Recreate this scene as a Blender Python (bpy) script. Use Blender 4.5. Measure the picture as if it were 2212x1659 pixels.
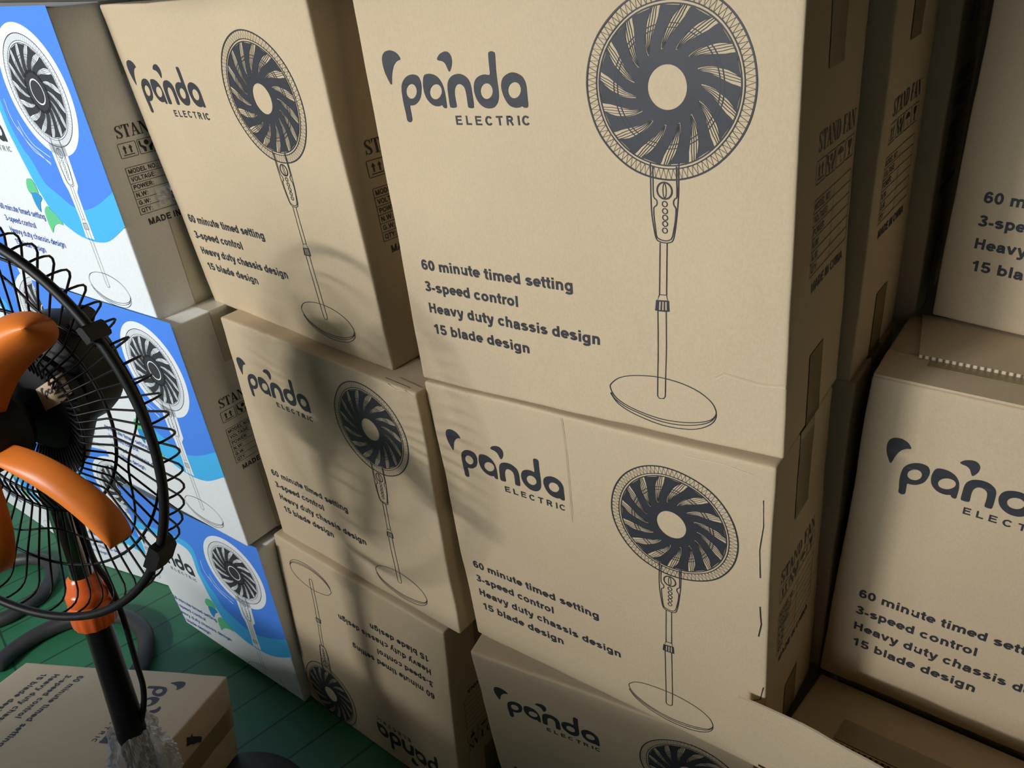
import bpy, bmesh, math, random
from mathutils import Vector, Matrix
from mathutils.geometry import tessellate_polygon

for _o in list(bpy.data.objects):
    bpy.data.objects.remove(_o, do_unlink=True)
scn = bpy.context.scene
COL = scn.collection
rnd = random.Random(7)
PI = math.pi

# ------------------------------------------------------------------ camera
cam_d = bpy.data.cameras.new('camera')
cam_d.sensor_width = 36.0
cam_d.lens = 27.268
cam_d.clip_start = 0.02
cam = bpy.data.objects.new('camera', cam_d)
COL.objects.link(cam)
_r = Vector((0.8000, 0.5919, -0.0977)).normalized()
_b = Vector((0.5602, -0.6788, 0.4748))
_b = (_b - _r * _b.dot(_r)).normalized()
_u = _b.cross(_r)
cam.matrix_world = Matrix(((_r.x, _u.x, _b.x, 0), (_r.y, _u.y, _b.y, 0), (_r.z, _u.z, _b.z, 1.465), (0, 0, 0, 1)))
scn.camera = cam

# ------------------------------------------------------------------ world and light
scn.view_settings.view_transform = 'Standard'
scn.view_settings.look = 'None'
scn.view_settings.exposure = -0.16
scn.view_settings.gamma = 1.0
world = bpy.data.worlds.new('world')
scn.world = world
world.use_nodes = True
_bg = world.node_tree.nodes['Background']
_bg.inputs[0].default_value = (0.80, 0.90, 1.0, 1)
_bg.inputs[1].default_value = 0.30

def area(name, loc, target, sx, sy, power, color):
    d = bpy.data.lights.new(name, 'AREA')
    d.shape = 'RECTANGLE'
    d.size, d.size_y, d.energy, d.color = sx, sy, power, color
    o = bpy.data.objects.new(name, d)
    COL.objects.link(o)
    o.location = loc
    o.rotation_euler = (Vector(target) - Vector(loc)).to_track_quat('-Z', 'Y').to_euler()
    return o

# daylight from the open shop front, behind and to the left of the camera: bright gap of sky, and the wide opening itself
area('sky_gap', (-1.67, -2.97, 2.70), (-0.7, 0.7, 0.85), 0.46, 0.36, 440, (1.0, 0.985, 0.96))
area('shop_front', (-1.45, -2.60, 2.00), (-0.8, 0.7, 1.10), 1.6, 1.0, 105, (0.92, 0.965, 1.0))

# ------------------------------------------------------------------ materials
def new_mat(name):
    m = bpy.data.materials.new(name)
    m.use_nodes = True
    return m, m.node_tree, m.node_tree.nodes['Principled BSDF']

def plain(name, col, rough=0.7, metal=0.0, spec=0.5, noise=0.0, scale=40.0, bump=0.0):
    m, t, p = new_mat(name)
    p.inputs['Base Color'].default_value = (*col, 1)
    p.inputs['Roughness'].default_value = rough
    p.inputs['Metallic'].default_value = metal
    p.inputs['Specular IOR Level'].default_value = spec
    if noise or bump:
        tc = t.nodes.new('ShaderNodeTexCoord')
        n = t.nodes.new('ShaderNodeTexNoise')
        n.inputs['Scale'].default_value = scale
        n.inputs['Detail'].default_value = 5
        t.links.new(tc.outputs['Object'], n.inputs['Vector'])
        if noise:
            mx = t.nodes.new('ShaderNodeMix'); mx.data_type = 'RGBA'
            mx.inputs[6].default_value = (*[c * (1 - noise) for c in col], 1)
            mx.inputs[7].default_value = (*[min(1, c * (1 + noise)) for c in col], 1)
            t.links.new(n.outputs['Fac'], mx.inputs[0])
            t.links.new(mx.outputs[2], p.inputs['Base Color'])
        if bump:
            b = t.nodes.new('ShaderNodeBump')
            b.inputs['Strength'].default_value = bump
            b.inputs['Distance'].default_value = 0.004
            t.links.new(n.outputs['Fac'], b.inputs['Height'])
            t.links.new(b.outputs['Normal'], p.inputs['Normal'])
    return m

def board(name, col, blot=0.10, bump=0.10, rough=0.85):
    """corrugated board: paper fibre, blotches, faint vertical flutes, soft dents"""
    m, t, p = new_mat(name)
    N, Lk = t.nodes.new, t.links.new
    tc = N('ShaderNodeTexCoord')
    def noise(scale, vscale=None, detail=4):
        n = N('ShaderNodeTexNoise'); n.inputs['Scale'].default_value = scale; n.inputs['Detail'].default_value = detail
        if vscale:
            mp = N('ShaderNodeMapping'); mp.inputs['Scale'].default_value = vscale
            Lk(tc.outputs['Object'], mp.inputs['Vector']); Lk(mp.outputs['Vector'], n.inputs['Vector'])
        else:
            Lk(tc.outputs['Object'], n.inputs['Vector'])
        return n
    big, fibre, speck = noise(5.0), noise(420.0, (1, 1, 0.6), 2), noise(900.0, None, 1)
    def mix(fac, a, b, amt):
        x = N('ShaderNodeMix'); x.data_type = 'RGBA'; x.blend_type = 'MULTIPLY'
        x.inputs[0].default_value = amt
        return x
    r1 = N('ShaderNodeValToRGB'); r1.color_ramp.elements[0].position = 0.3; r1.color_ramp.elements[1].position = 0.75
    r1.color_ramp.elements[0].color = (1 - blot, 1 - blot, 1 - blot * 1.1, 1); r1.color_ramp.elements[1].color = (1, 1, 1, 1)
    Lk(big.outputs['Fac'], r1.inputs['Fac'])
    r2 = N('ShaderNodeValToRGB'); r2.color_ramp.elements[0].position = 0.3; r2.color_ramp.elements[1].position = 0.7
    r2.color_ramp.elements[0].color = (0.95, 0.95, 0.945, 1); r2.color_ramp.elements[1].color = (1.03, 1.03, 1.025, 1)
    Lk(fibre.outputs['Fac'], r2.inputs['Fac'])
    a = N('ShaderNodeMix'); a.data_type = 'RGBA'; a.blend_type = 'MULTIPLY'; a.inputs[0].default_value = 1
    a.inputs[6].default_value = (*col, 1); Lk(r1.outputs['Color'], a.inputs[7])
    b = N('ShaderNodeMix'); b.data_type = 'RGBA'; b.blend_type = 'MULTIPLY'; b.inputs[0].default_value = 1
    Lk(a.outputs[2], b.inputs[6]); Lk(r2.outputs['Color'], b.inputs[7])
    Lk(b.outputs[2], p.inputs['Base Color'])
    p.inputs['Roughness'].default_value = rough
    p.inputs['Specular IOR Level'].default_value = 0.25
    ad = N('ShaderNodeMath'); ad.operation = 'MULTIPLY_ADD'; ad.inputs[1].default_value = 0.12
    Lk(fibre.outputs['Fac'], ad.inputs[0])
    dent = noise(9.0, (1, 1, 0.6), 3)
    Lk(dent.outputs['Fac'], ad.inputs[2])
    bp = N('ShaderNodeBump'); bp.inputs['Strength'].default_value = bump; bp.inputs['Distance'].default_value = 0.02
    Lk(ad.outputs[0], bp.inputs['Height']); Lk(bp.outputs['Normal'], p.inputs['Normal'])
    return m

M = {}
M['kraft'] = board('kraft_board', (0.56, 0.44, 0.292), 0.06, 0.07)
M['white'] = board('white_coated_board', (0.80, 0.82, 0.84), 0.03, 0.05, 0.5)
M['greyside'] = board('white_board_side', (0.82, 0.82, 0.80), 0.05, 0.06)
M['ink'] = plain('black_print', (0.030, 0.031, 0.037), 0.6, noise=0.15, scale=300)
M['blue'] = plain('blue_print', (0.075, 0.25, 0.84), 0.45)
M['cyan'] = plain('cyan_print', (0.07, 0.47, 0.88), 0.45)
M['green'] = plain('green_print', (0.13, 0.58, 0.27), 0.45)
M['leafblue'] = plain('leaf_blue_print', (0.03, 0.30, 0.62), 0.45)
M['textblue'] = plain('dark_blue_print', (0.055, 0.12, 0.42), 0.5)
M['whiteink'] = plain('white_print', (0.80, 0.83, 0.86), 0.5)
M['greyink'] = plain('grey_print', (0.30, 0.31, 0.33), 0.6)
M['tape'] = plain('brown_packing_tape', (0.27, 0.20, 0.10), 0.22, noise=0.12, scale=30)
M['cleartape'] = plain('grey_clear_tape', (0.56, 0.53, 0.42), 0.25, noise=0.08, scale=30)
M['torn'] = plain('torn_paper', (0.60, 0.49, 0.34), 0.9, noise=0.1, scale=200)
M['crease'] = plain('crease_line', (0.50, 0.39, 0.255), 0.9)
M['dark'] = plain('dark_slit', (0.02, 0.015, 0.01), 0.9)
M['orange'] = plain('orange_plastic', (0.78, 0.20, 0.025), 0.42, noise=0.05, scale=12)
M['orangeglossy'] = plain('glossy_orange_plastic', (0.85, 0.15, 0.03), 0.22)
M['blackplastic'] = plain('black_plastic', (0.007, 0.0065, 0.0065), 0.5, spec=0.3, noise=0.2, scale=60)
M['blackwire'] = plain('black_painted_wire', (0.006, 0.006, 0.007), 0.45, spec=0.25)
M['blacksteel'] = plain('black_painted_steel', (0.009, 0.009, 0.010), 0.30)
M['greysteel'] = plain('dusty_dark_steel', (0.035, 0.034, 0.032), 0.5, noise=0.25, scale=30)
M['chrome'] = plain('dull_chrome', (0.42, 0.40, 0.37), 0.16, 1.0)
M['cable'] = plain('black_cable', (0.010, 0.010, 0.011), 0.4)
M['sheet'] = plain('dark_brown_plastic', (0.035, 0.022, 0.016), 0.45, noise=0.5, scale=18, bump=0.6)
M['wall'] = plain('dark_wall', (0.16, 0.13, 0.10), 0.9, noise=0.15, scale=4)
M['ceil'] = plain('dark_ceiling', (0.12, 0.10, 0.08), 0.9, noise=0.1, scale=4)

def corrugated():
    m, t, p = new_mat('corrugated_edge')
    tc = t.nodes.new('ShaderNodeTexCoord'); w = t.nodes.new('ShaderNodeTexWave')
    w.inputs['Scale'].default_value = 42; w.inputs['Distortion'].default_value = 0.4; w.bands_direction = 'X'
    r = t.nodes.new('ShaderNodeValToRGB')
    r.color_ramp.elements[0].color = (0.12, 0.085, 0.05, 1); r.color_ramp.elements[1].color = (0.60, 0.50, 0.36, 1)
    r.color_ramp.elements[0].position = 0.15; r.color_ramp.elements[1].position = 0.75
    t.links.new(tc.outputs['Object'], w.inputs['Vector']); t.links.new(w.outputs['Fac'], r.inputs['Fac'])
    t.links.new(r.outputs['Color'], p.inputs['Base Color']); p.inputs['Roughness'].default_value = 0.9
    return m
M['edge'] = corrugated()

def floor_mat():
    """green painted concrete slabs with dark joints and dusty patches"""
    m, t, p = new_mat('green_painted_floor')
    N, Lk = t.nodes.new, t.links.new
    tc = N('ShaderNodeTexCoord')
    mp = N('ShaderNodeMapping'); mp.inputs['Rotation'].default_value = (0, 0, 0.2); mp.inputs['Location'].default_value = (0.08, 0.12, 0)
    Lk(tc.outputs['Object'], mp.inputs['Vector'])
    br = N('ShaderNodeTexBrick'); br.offset = 0.0; br.inputs['Scale'].default_value = 1.0
    br.inputs['Brick Width'].default_value = 0.105; br.inputs['Row Height'].default_value = 1.7; br.inputs['Mortar Size'].default_value = 0.0035
    br.inputs['Mortar Smooth'].default_value = 0.4
    br.inputs['Color1'].default_value = (0.022, 0.135, 0.055, 1); br.inputs['Color2'].default_value = (0.026, 0.150, 0.062, 1)
    br.inputs['Mortar'].default_value = (0.008, 0.042, 0.020, 1)
    Lk(mp.outputs['Vector'], br.inputs['Vector'])
    n = N('ShaderNodeTexNoise'); n.inputs['Scale'].default_value = 3.2; n.inputs['Detail'].default_value = 6
    Lk(tc.outputs['Object'], n.inputs['Vector'])
    r = N('ShaderNodeValToRGB'); r.color_ramp.elements[0].position = 0.42; r.color_ramp.elements[1].position = 0.75
    r.color_ramp.elements[0].color = (0, 0, 0, 1); r.color_ramp.elements[1].color = (0.35, 0.35, 0.35, 1)
    Lk(n.outputs['Fac'], r.inputs['Fac'])
    mx = N('ShaderNodeMix'); mx.data_type = 'RGBA'
    Lk(r.outputs['Color'], mx.inputs[0]); Lk(br.outputs['Color'], mx.inputs[6]); mx.inputs[7].default_value = (0.06, 0.20, 0.12, 1)
    Lk(mx.outputs[2], p.inputs['Base Color'])
    p.inputs['Roughness'].default_value = 0.45
    return m
M['floor'] = floor_mat()

def bag_mat():
    m, t, p = new_mat('clear_polythene')
    p.inputs['Base Color'].default_value = (0.75, 0.76, 0.78, 1)
    p.inputs['Roughness'].default_value = 0.22
    p.inputs['Specular IOR Level'].default_value = 0.8
    tr = t.nodes.new('ShaderNodeBsdfTransparent'); mx = t.nodes.new('ShaderNodeMixShader')
    lw = t.nodes.new('ShaderNodeLayerWeight'); lw.inputs['Blend'].default_value = 0.45
    mr = t.nodes.new('ShaderNodeMapRange'); mr.inputs['To Min'].default_value = 0.34; mr.inputs['To Max'].default_value = 0.85
    out = t.nodes['Material Output']
    t.links.new(lw.outputs['Facing'], mr.inputs['Value']); t.links.new(mr.outputs['Result'], mx.inputs[0])
    t.links.new(tr.outputs[0], mx.inputs[1]); t.links.new(p.outputs[0], mx.inputs[2]); t.links.new(mx.outputs[0], out.inputs['Surface'])
    return m
M['bag'] = bag_mat()

ART = {
 'ear1': [(0.0406,0.425),(0.0468,0.4254),(0.0534,0.4231),(0.0573,0.4197),(0.0593,0.4152),(0.0546,0.4138),(0.0497,0.4106),(0.0457,0.4053),(0.0425,0.3978),(0.0396,0.3886),(0.036,0.3938),(0.0323,0.4032),(0.0313,0.4133),(0.0331,0.4199),(0.0365,0.4233)],
 'ear2': [(0.1127,0.4141),(0.117,0.4186),(0.124,0.4208),(0.1293,0.42),(0.1329,0.416),(0.1335,0.4105),(0.1318,0.405),(0.1282,0.4004),(0.126,0.4036),(0.1237,0.4085),(0.1199,0.4114),(0.1156,0.4122)],
 'p': [(0.057,0.3474),(0.0538,0.3495),(0.0536,0.3557),(0.053,0.3635),(0.0527,0.3721),(0.0535,0.3824),(0.0557,0.3891),(0.0607,0.3945),(0.0675,0.3979),(0.0748,0.3987),(0.0813,0.3965),(0.0841,0.3902),(0.0831,0.3819),(0.0795,0.3735),(0.0722,0.3675),(0.0657,0.3657),(0.062,0.3652),(0.0618,0.3583),(0.0616,0.3504),(0.0596,0.348)],
 'a1': [(0.0934,0.3985),(0.0993,0.3991),(0.1058,0.3978),(0.1118,0.3939),(0.116,0.387),(0.1175,0.378),(0.1173,0.3682),(0.1168,0.3635),(0.1139,0.3627),(0.1113,0.3644),(0.1105,0.3662),(0.1057,0.3649),(0.0988,0.3655),(0.0926,0.3689),(0.0881,0.3751),(0.0865,0.3835),(0.0877,0.3917),(0.09,0.3966)],
 'n': [(0.1239,0.3631),(0.1216,0.3648),(0.1218,0.3747),(0.1224,0.3845),(0.1246,0.3909),(0.1299,0.3956),(0.138,0.3976),(0.1454,0.3968),(0.1522,0.3926),(0.1553,0.3863),(0.1556,0.3759),(0.1551,0.3646),(0.1526,0.3628),(0.1489,0.363),(0.147,0.3647),(0.1473,0.3744),(0.1466,0.3824),(0.1438,0.386),(0.1393,0.3874),(0.1351,0.3859),(0.1319,0.3811),(0.131,0.373),(0.131,0.3648),(0.1284,0.3631)],
 'd': [(0.1883,0.418),(0.1909,0.4171),(0.1922,0.4151),(0.1917,0.4016),(0.1918,0.3863),(0.1913,0.3754),(0.1886,0.3684),(0.1831,0.3638),(0.1756,0.3626),(0.1685,0.3645),(0.162,0.3702),(0.1589,0.379),(0.1599,0.3869),(0.1638,0.3924),(0.1706,0.3955),(0.177,0.3962),(0.1829,0.3959),(0.1833,0.4049),(0.1838,0.4155),(0.1856,0.4175)],
 'a2': [(0.2052,0.3954),(0.2113,0.3968),(0.218,0.3955),(0.2243,0.3916),(0.2277,0.3848),(0.228,0.3749),(0.2282,0.3649),(0.2264,0.3626),(0.2228,0.3626),(0.2202,0.3639),(0.2165,0.3627),(0.2105,0.3627),(0.2038,0.3651),(0.1987,0.3714),(0.1959,0.38),(0.1965,0.387),(0.1997,0.3922)],
 'ph': [(0.076,0.3808),(0.0749,0.3781),(0.073,0.3758),(0.0705,0.374),(0.0677,0.3731),(0.0649,0.3732),(0.0626,0.3741),(0.0609,0.3759),(0.0601,0.3784),(0.0603,0.3811),(0.0614,0.3838),(0.0634,0.3861),(0.0659,0.3878),(0.0687,0.3887),(0.0714,0.3887),(0.0737,0.3877),(0.0754,0.3859),(0.0762,0.3835)],
 'a1h': [(0.1128,0.379),(0.1109,0.3764),(0.1083,0.3742),(0.1052,0.3728),(0.102,0.3724),(0.099,0.3728),(0.0967,0.3742),(0.0953,0.3764),(0.095,0.379),(0.0959,0.3818),(0.0977,0.3844),(0.1004,0.3865),(0.1035,0.3879),(0.1067,0.3883),(0.1096,0.3878),(0.1119,0.3864),(0.1133,0.3843),(0.1136,0.3817)],
 'dh': [(0.1842,0.3797),(0.1833,0.3771),(0.1815,0.3748),(0.179,0.3731),(0.1761,0.3722),(0.1732,0.3723),(0.1706,0.3732),(0.1687,0.375),(0.1676,0.3774),(0.1676,0.38),(0.1685,0.3826),(0.1704,0.3849),(0.1729,0.3866),(0.1757,0.3874),(0.1786,0.3874),(0.1811,0.3864),(0.183,0.3847),(0.1841,0.3824)],
 'a2h': [(0.2206,0.3788),(0.2194,0.3762),(0.2174,0.374),(0.2148,0.3725),(0.2118,0.3718),(0.209,0.372),(0.2065,0.3732),(0.2048,0.3752),(0.204,0.3777),(0.2042,0.3804),(0.2055,0.383),(0.2075,0.3852),(0.2102,0.3867),(0.2131,0.3873),(0.2159,0.387),(0.2183,0.3859),(0.22,0.3839),(0.2208,0.3815)],
 'pan_o': [(0.364,0.3126),(0.3629,0.2959),(0.3622,0.2789),(0.3622,0.2615),(0.3632,0.2487),(0.3649,0.2375),(0.3679,0.2328),(0.3751,0.2313),(0.3816,0.2324),(0.385,0.236),(0.3878,0.2491),(0.3902,0.2651),(0.3921,0.2806),(0.3931,0.2965),(0.3937,0.3136)],
 'pan_i': [(0.3662,0.3082),(0.3655,0.2945),(0.365,0.2791),(0.3678,0.2761),(0.3687,0.273),(0.3676,0.2698),(0.3647,0.2673),(0.3646,0.2553),(0.3656,0.2424),(0.3671,0.236),(0.3751,0.2335),(0.3825,0.2358),(0.3852,0.2441),(0.3879,0.2571),(0.3889,0.2681),(0.387,0.2711),(0.3866,0.2749),(0.3883,0.2781),(0.3904,0.2798),(0.391,0.2957),(0.3912,0.3091)],
 'lens': [(0.3792,0.2853),(0.379,0.2822),(0.3784,0.2797),(0.3777,0.2783),(0.3768,0.2782),(0.3761,0.2796),(0.3757,0.282),(0.3756,0.2851),(0.3759,0.2881),(0.3764,0.2906),(0.3772,0.292),(0.378,0.292),(0.3787,0.2907),(0.3791,0.2883)],
 'btn': [(0.3769,0.2721),(0.3768,0.2649),(0.3766,0.258),(0.3762,0.2515),(0.3757,0.2444),(0.3798,0.2723)],
 'pole2': [(0.37,0.2311),(0.3674,0.1738),(0.3779,0.2318),(0.3756,0.1746)],
 'col_t': [(0.365,0.1671),(0.3672,0.1738),(0.3756,0.1746),(0.377,0.1684)],
 'col_d': [(0.3634,0.1674),(0.3619,0.1554),(0.3656,0.155),(0.3746,0.1557),(0.3789,0.1566),(0.3784,0.1688),(0.3709,0.1673)],
 'col_s': [(0.3682,0.1662),(0.3675,0.157),(0.3717,0.1667),(0.3713,0.1572),(0.3751,0.1671),(0.375,0.1578)],
 'pl_l': [(0.3652,0.1549),(0.3625,0.051),(0.3644,0.0481),(0.3699,0.0489),(0.372,0.0523),(0.375,0.1558)],
 'b1': [(0.3037,0.0498),(0.3059,0.056),(0.3142,0.0641),(0.3256,0.0694),(0.3388,0.0727),(0.3559,0.0749),(0.3726,0.0752),(0.3929,0.0727),(0.4127,0.0664),(0.4264,0.0568),(0.4317,0.0462),(0.4304,0.0393),(0.4246,0.0328),(0.4127,0.0275),(0.3964,0.0233),(0.3755,0.0209),(0.3563,0.0214),(0.3367,0.0246),(0.3192,0.0313),(0.3083,0.0392)],
 'b2': [(0.3039,0.0429),(0.3092,0.0348),(0.3256,0.0254),(0.3497,0.0192),(0.3712,0.0173),(0.3922,0.0188),(0.4127,0.0244),(0.4256,0.0315),(0.4314,0.0407)],
 'b3': [(0.3036,0.0417),(0.3123,0.0297),(0.3298,0.0199),(0.3539,0.0142),(0.3774,0.0127),(0.4004,0.0153),(0.4167,0.0214),(0.4276,0.0298),(0.4318,0.0386),(0.4317,0.0462)],
 'bl_cy': [(0.1468,0.4007),(0.167,0.4037),(0.196,0.4066),(0.2195,0.405),(0.2346,0.399),(0.2417,0.3887),(0.2424,0.3708),(0.2411,0.3482),(0.2397,0.3253),(0.2444,0.3023),(0.2529,0.2807),(0.2665,0.2639),(0.2798,0.2392),(0.2985,0.2273),(0.3208,0.2173),(0.3476,0.2045)],
 'bl_cy2': [(0.3807,0.2016),(0.4173,0.2099),(0.4551,0.2243),(0.4976,0.2474)],
 'cy_w': [(0.1376,0.3825),(0.158,0.3856),(0.1859,0.3856),(0.2058,0.3826),(0.2198,0.3737),(0.2248,0.3586),(0.2233,0.3358),(0.2223,0.3103),(0.2265,0.2893),(0.2312,0.2658),(0.2416,0.2343),(0.2503,0.2121),(0.2637,0.1867),(0.2863,0.1684),(0.3114,0.1569),(0.3376,0.1489)],
 'cy_w2': [(0.3726,0.1458),(0.3942,0.1466),(0.4241,0.152),(0.4563,0.1654),(0.4989,0.1885)],
 'g1': [(0.2142,0.2346),(0.222,0.2382),(0.2345,0.2388),(0.2402,0.231),(0.2421,0.2214),(0.2416,0.2132),(0.233,0.2144),(0.2172,0.2136),(0.2106,0.2092),(0.2058,0.2122),(0.2059,0.2229)],
 'lf': [(0.2126,0.2101),(0.2267,0.2141),(0.2385,0.2131),(0.2474,0.2054),(0.2344,0.1965),(0.2269,0.1861),(0.2212,0.1767),(0.2146,0.1829),(0.2115,0.1935)],
 'g2': [(0.2373,0.1818),(0.2541,0.1927),(0.2637,0.1867),(0.2781,0.1777),(0.2896,0.162),(0.2749,0.1627),(0.2579,0.1582),(0.2456,0.1507),(0.2348,0.1398),(0.2329,0.1498),(0.2324,0.1632)],
 'ml': [(0.2569,0.3634),(0.2545,0.3416),(0.2578,0.3257),(0.2643,0.3136),(0.2747,0.3305),(0.2809,0.3109),(0.2966,0.2929),(0.3163,0.2843),(0.3398,0.2751),(0.2634,0.3181),(0.2801,0.2955),(0.3032,0.2808),(0.3318,0.2625)],
 'halo': [(0.3441,0.2821),(0.3439,0.2389),(0.3489,0.2077),(0.3452,0.1609),(0.3405,0.1261),(0.3779,0.1486),(0.3799,0.1921),(0.3839,0.2175),(0.3913,0.2518),(0.3986,0.2854)],
}

# ------------------------------------------------------------------ object helpers
def link(o, parent=None):
    COL.objects.link(o)
    if parent is not None:
        o.parent = parent
    return o

def tag(o, label=None, cat=None, group=None, kind=None):
    if label: o['label'] = label
    if cat: o['category'] = cat
    if group: o['group'] = group
    if kind: o['kind'] = kind
    return o

def thing(name, loc, label, cat, group=None, rotz=0.0):
    o = bpy.data.objects.new(name, None)
    o.empty_display_size = 0.05
    o.location = loc
    o.rotation_euler = (0, 0, rotz)
    link(o)
    return tag(o, label, cat, group)

class MB:
    """collects verts and faces with materials, then links them as ONE mesh object"""
    def __init__(s):
        s.v, s.f, s.m, s.mats = [], [], [], []
    def mi(s, mat):
        if mat not in s.mats: s.mats.append(mat)
        return s.mats.index(mat)
    def add(s, vs, fs, mat):
        b = len(s.v); k = s.mi(mat)
        s.v += [tuple(v) for v in vs]
        s.f += [tuple(b + i for i in f) for f in fs]
        s.m += [k] * len(fs)
    def box(s, c, h, mat, rot=None):
        vs = [Vector((x * h[0], y * h[1], z * h[2])) for x in (-1, 1) for y in (-1, 1) for z in (-1, 1)]
        if rot: vs = [rot @ v for v in vs]
        vs = [v + Vector(c) for v in vs]
        s.add(vs, [(0, 1, 3, 2), (4, 6, 7, 5), (0, 4, 5, 1), (2, 3, 7, 6), (0, 2, 6, 4), (1, 5, 7, 3)], mat)
    def tube(s, pts, r, mat, n=8, closed=False, cap=True):
        pts = [Vector(p) for p in pts]; N = len(pts); vs, fs = [], []
        rad = r if hasattr(r, '__len__') else [r] * N
        up = None
        for i, p in enumerate(pts):
            a = pts[(i - 1) % N] if (closed or i) else p
            b = pts[(i + 1) % N] if (closed or i < N - 1) else p
            t = (b - a).normalized()
            if up is None:
                up = Vector((0, 0, 1)) if abs(t.z) < .9 else Vector((1, 0, 0))
            x = t.cross(up).normalized(); up = x.cross(t).normalized()
            for j in range(n):
                q = 2 * PI * j / n
                vs.append(p + (x * math.cos(q) + up * math.sin(q)) * rad[i])
        for i in range(N if closed else N - 1):
            for j in range(n):
                k = (i + 1) % N
                fs.append((i * n + j, i * n + (j + 1) % n, k * n + (j + 1) % n, k * n + j))
        if cap and not closed:
            fs.append(tuple(range(n))[::-1]); fs.append(tuple((N - 1) * n + j for j in range(n)))
        s.add(vs, fs, mat)
    def lathe(s, prof, org, ax, mat, n=40, xref=None, fn=None):
        """prof: (radius, height along ax)"""
        ax = Vector(ax).normalized(); org = Vector(org)
        x = Vector(xref) if xref else (Vector((1, 0, 0)) if abs(ax.x) < .9 else Vector((0, 1, 0)))
        x = (x - ax * x.dot(ax)).normalized(); y = ax.cross(x); vs, fs = [], []
        for (r, h) in prof:
            for j in range(n):
                q = 2 * PI * j / n
                rr = r * (fn(q, h) if fn else 1)
                vs.append(org + ax * h + (x * math.cos(q) + y * math.sin(q)) * rr)
        for i in range(len(prof) - 1):
            for j in range(n):
                fs.append((i * n + j, i * n + (j + 1) % n, (i + 1) * n + (j + 1) % n, (i + 1) * n + j))
        if prof[0][0] > 1e-5: fs.append(tuple(range(n))[::-1])
        if prof[-1][0] > 1e-5: fs.append(tuple((len(prof) - 1) * n + j for j in range(n)))
        s.add(vs, fs, mat)
    def build(s, name, parent=None, smooth=True):
        me = bpy.data.meshes.new(name)
        me.from_pydata(s.v, [], s.f)
        for m in s.mats: me.materials.append(M[m])
        me.polygons.foreach_set('material_index', s.m)
        if smooth:
            me.polygons.foreach_set('use_smooth', [True] * len(s.f))
        me.update()
        return link(bpy.data.objects.new(name, me), parent)

def sharp(o, ang=35):
    """smooth faces, hard edges above the angle"""
    bm = bmesh.new(); bm.from_mesh(o.data)
    bmesh.ops.recalc_face_normals(bm, faces=bm.faces)
    for e in bm.edges:
        e.smooth = not (len(e.link_faces) == 2 and e.calc_face_angle(0) > math.radians(ang))
    bm.to_mesh(o.data); bm.free()
    return o

# ------------------------------------------------------------------ the print on the cartons (metres on the front panel, from its lower left)
class Art:
    def __init__(s): s.items = []          # (verts, faces, material, layer)
    def poly(s, loops, mat, layer=1):
        vs = [Vector((p[0], p[1], 0)) for l in loops for p in l]
        tr = tessellate_polygon([[Vector((p[0], p[1], 0)) for p in l] for l in loops])
        fs = []
        for t in tr:
            a, b, c = (vs[i] for i in t)
            fs.append(tuple(t) if (b - a).cross(c - a).z > 0 else tuple(t)[::-1])
        s.items.append(([(v.x, v.y) for v in vs], fs, mat, layer))
    def line(s, pts, w, mat='ink', layer=2, closed=False, step=0.02):
        P = []
        n = len(pts)
        for i in range(n if closed else n - 1):
            a, b = Vector(pts[i]), Vector(pts[(i + 1) % n])
            k = max(1, int((b - a).length / step))
            P += [a.lerp(b, j / k) for j in range(k)]
        if not closed: P.append(Vector(pts[-1]))
        N = len(P); vs, fs = [], []
        for i in range(N):
            a = P[(i - 1) % N] if (closed or i) else P[i]
            b = P[(i + 1) % N] if (closed or i < N - 1) else P[i]
            t = (b - a)
            t = t.normalized() if t.length > 1e-9 else Vector((1, 0))
            nn = Vector((-t.y, t.x)) * (w / 2)
            vs += [tuple(P[i] - nn), tuple(P[i] + nn)]
        for i in range(N if closed else N - 1):
            k = (i + 1) % N
            fs.append((2 * i, 2 * k, 2 * k + 1, 2 * i + 1))
        s.items.append((vs, fs, mat, layer))
    def circle(s, c, r, w, mat='ink', layer=2, n=72):
        s.line([(c[0] + r * math.cos(2 * PI * i / n), c[1] + r * math.sin(2 * PI * i / n)) for i in range(n)], w, mat, layer, True)
    def disc(s, c, r, mat, layer=1, n=72, r0=0):
        vs, fs = [], []
        for i in range(n):
            q = 2 * PI * i / n
            vs += [(c[0] + r0 * math.cos(q), c[1] + r0 * math.sin(q)), (c[0] + r * math.cos(q), c[1] + r * math.sin(q))]
        for i in range(n):
            k = (i + 1) % n
            fs.append((2 * i, 2 * i + 1, 2 * k + 1, 2 * k))
        s.items.append((vs, fs, mat, layer))
    def text(s, body, x, y, width, cap, mat='ink', layer=2, bold=0.0, space=1.0):
        vs, fs = glyphs(body, bold, space)
        x0 = min(v[0] for v in vs); x1 = max(v[0] for v in vs)
        sx = width / (x1 - x0); sy = cap / CAPH
        s.items.append(([(x + (v[0] - x0) * sx, y + v[1] * sy) for v in vs], fs, mat, layer))

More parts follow.
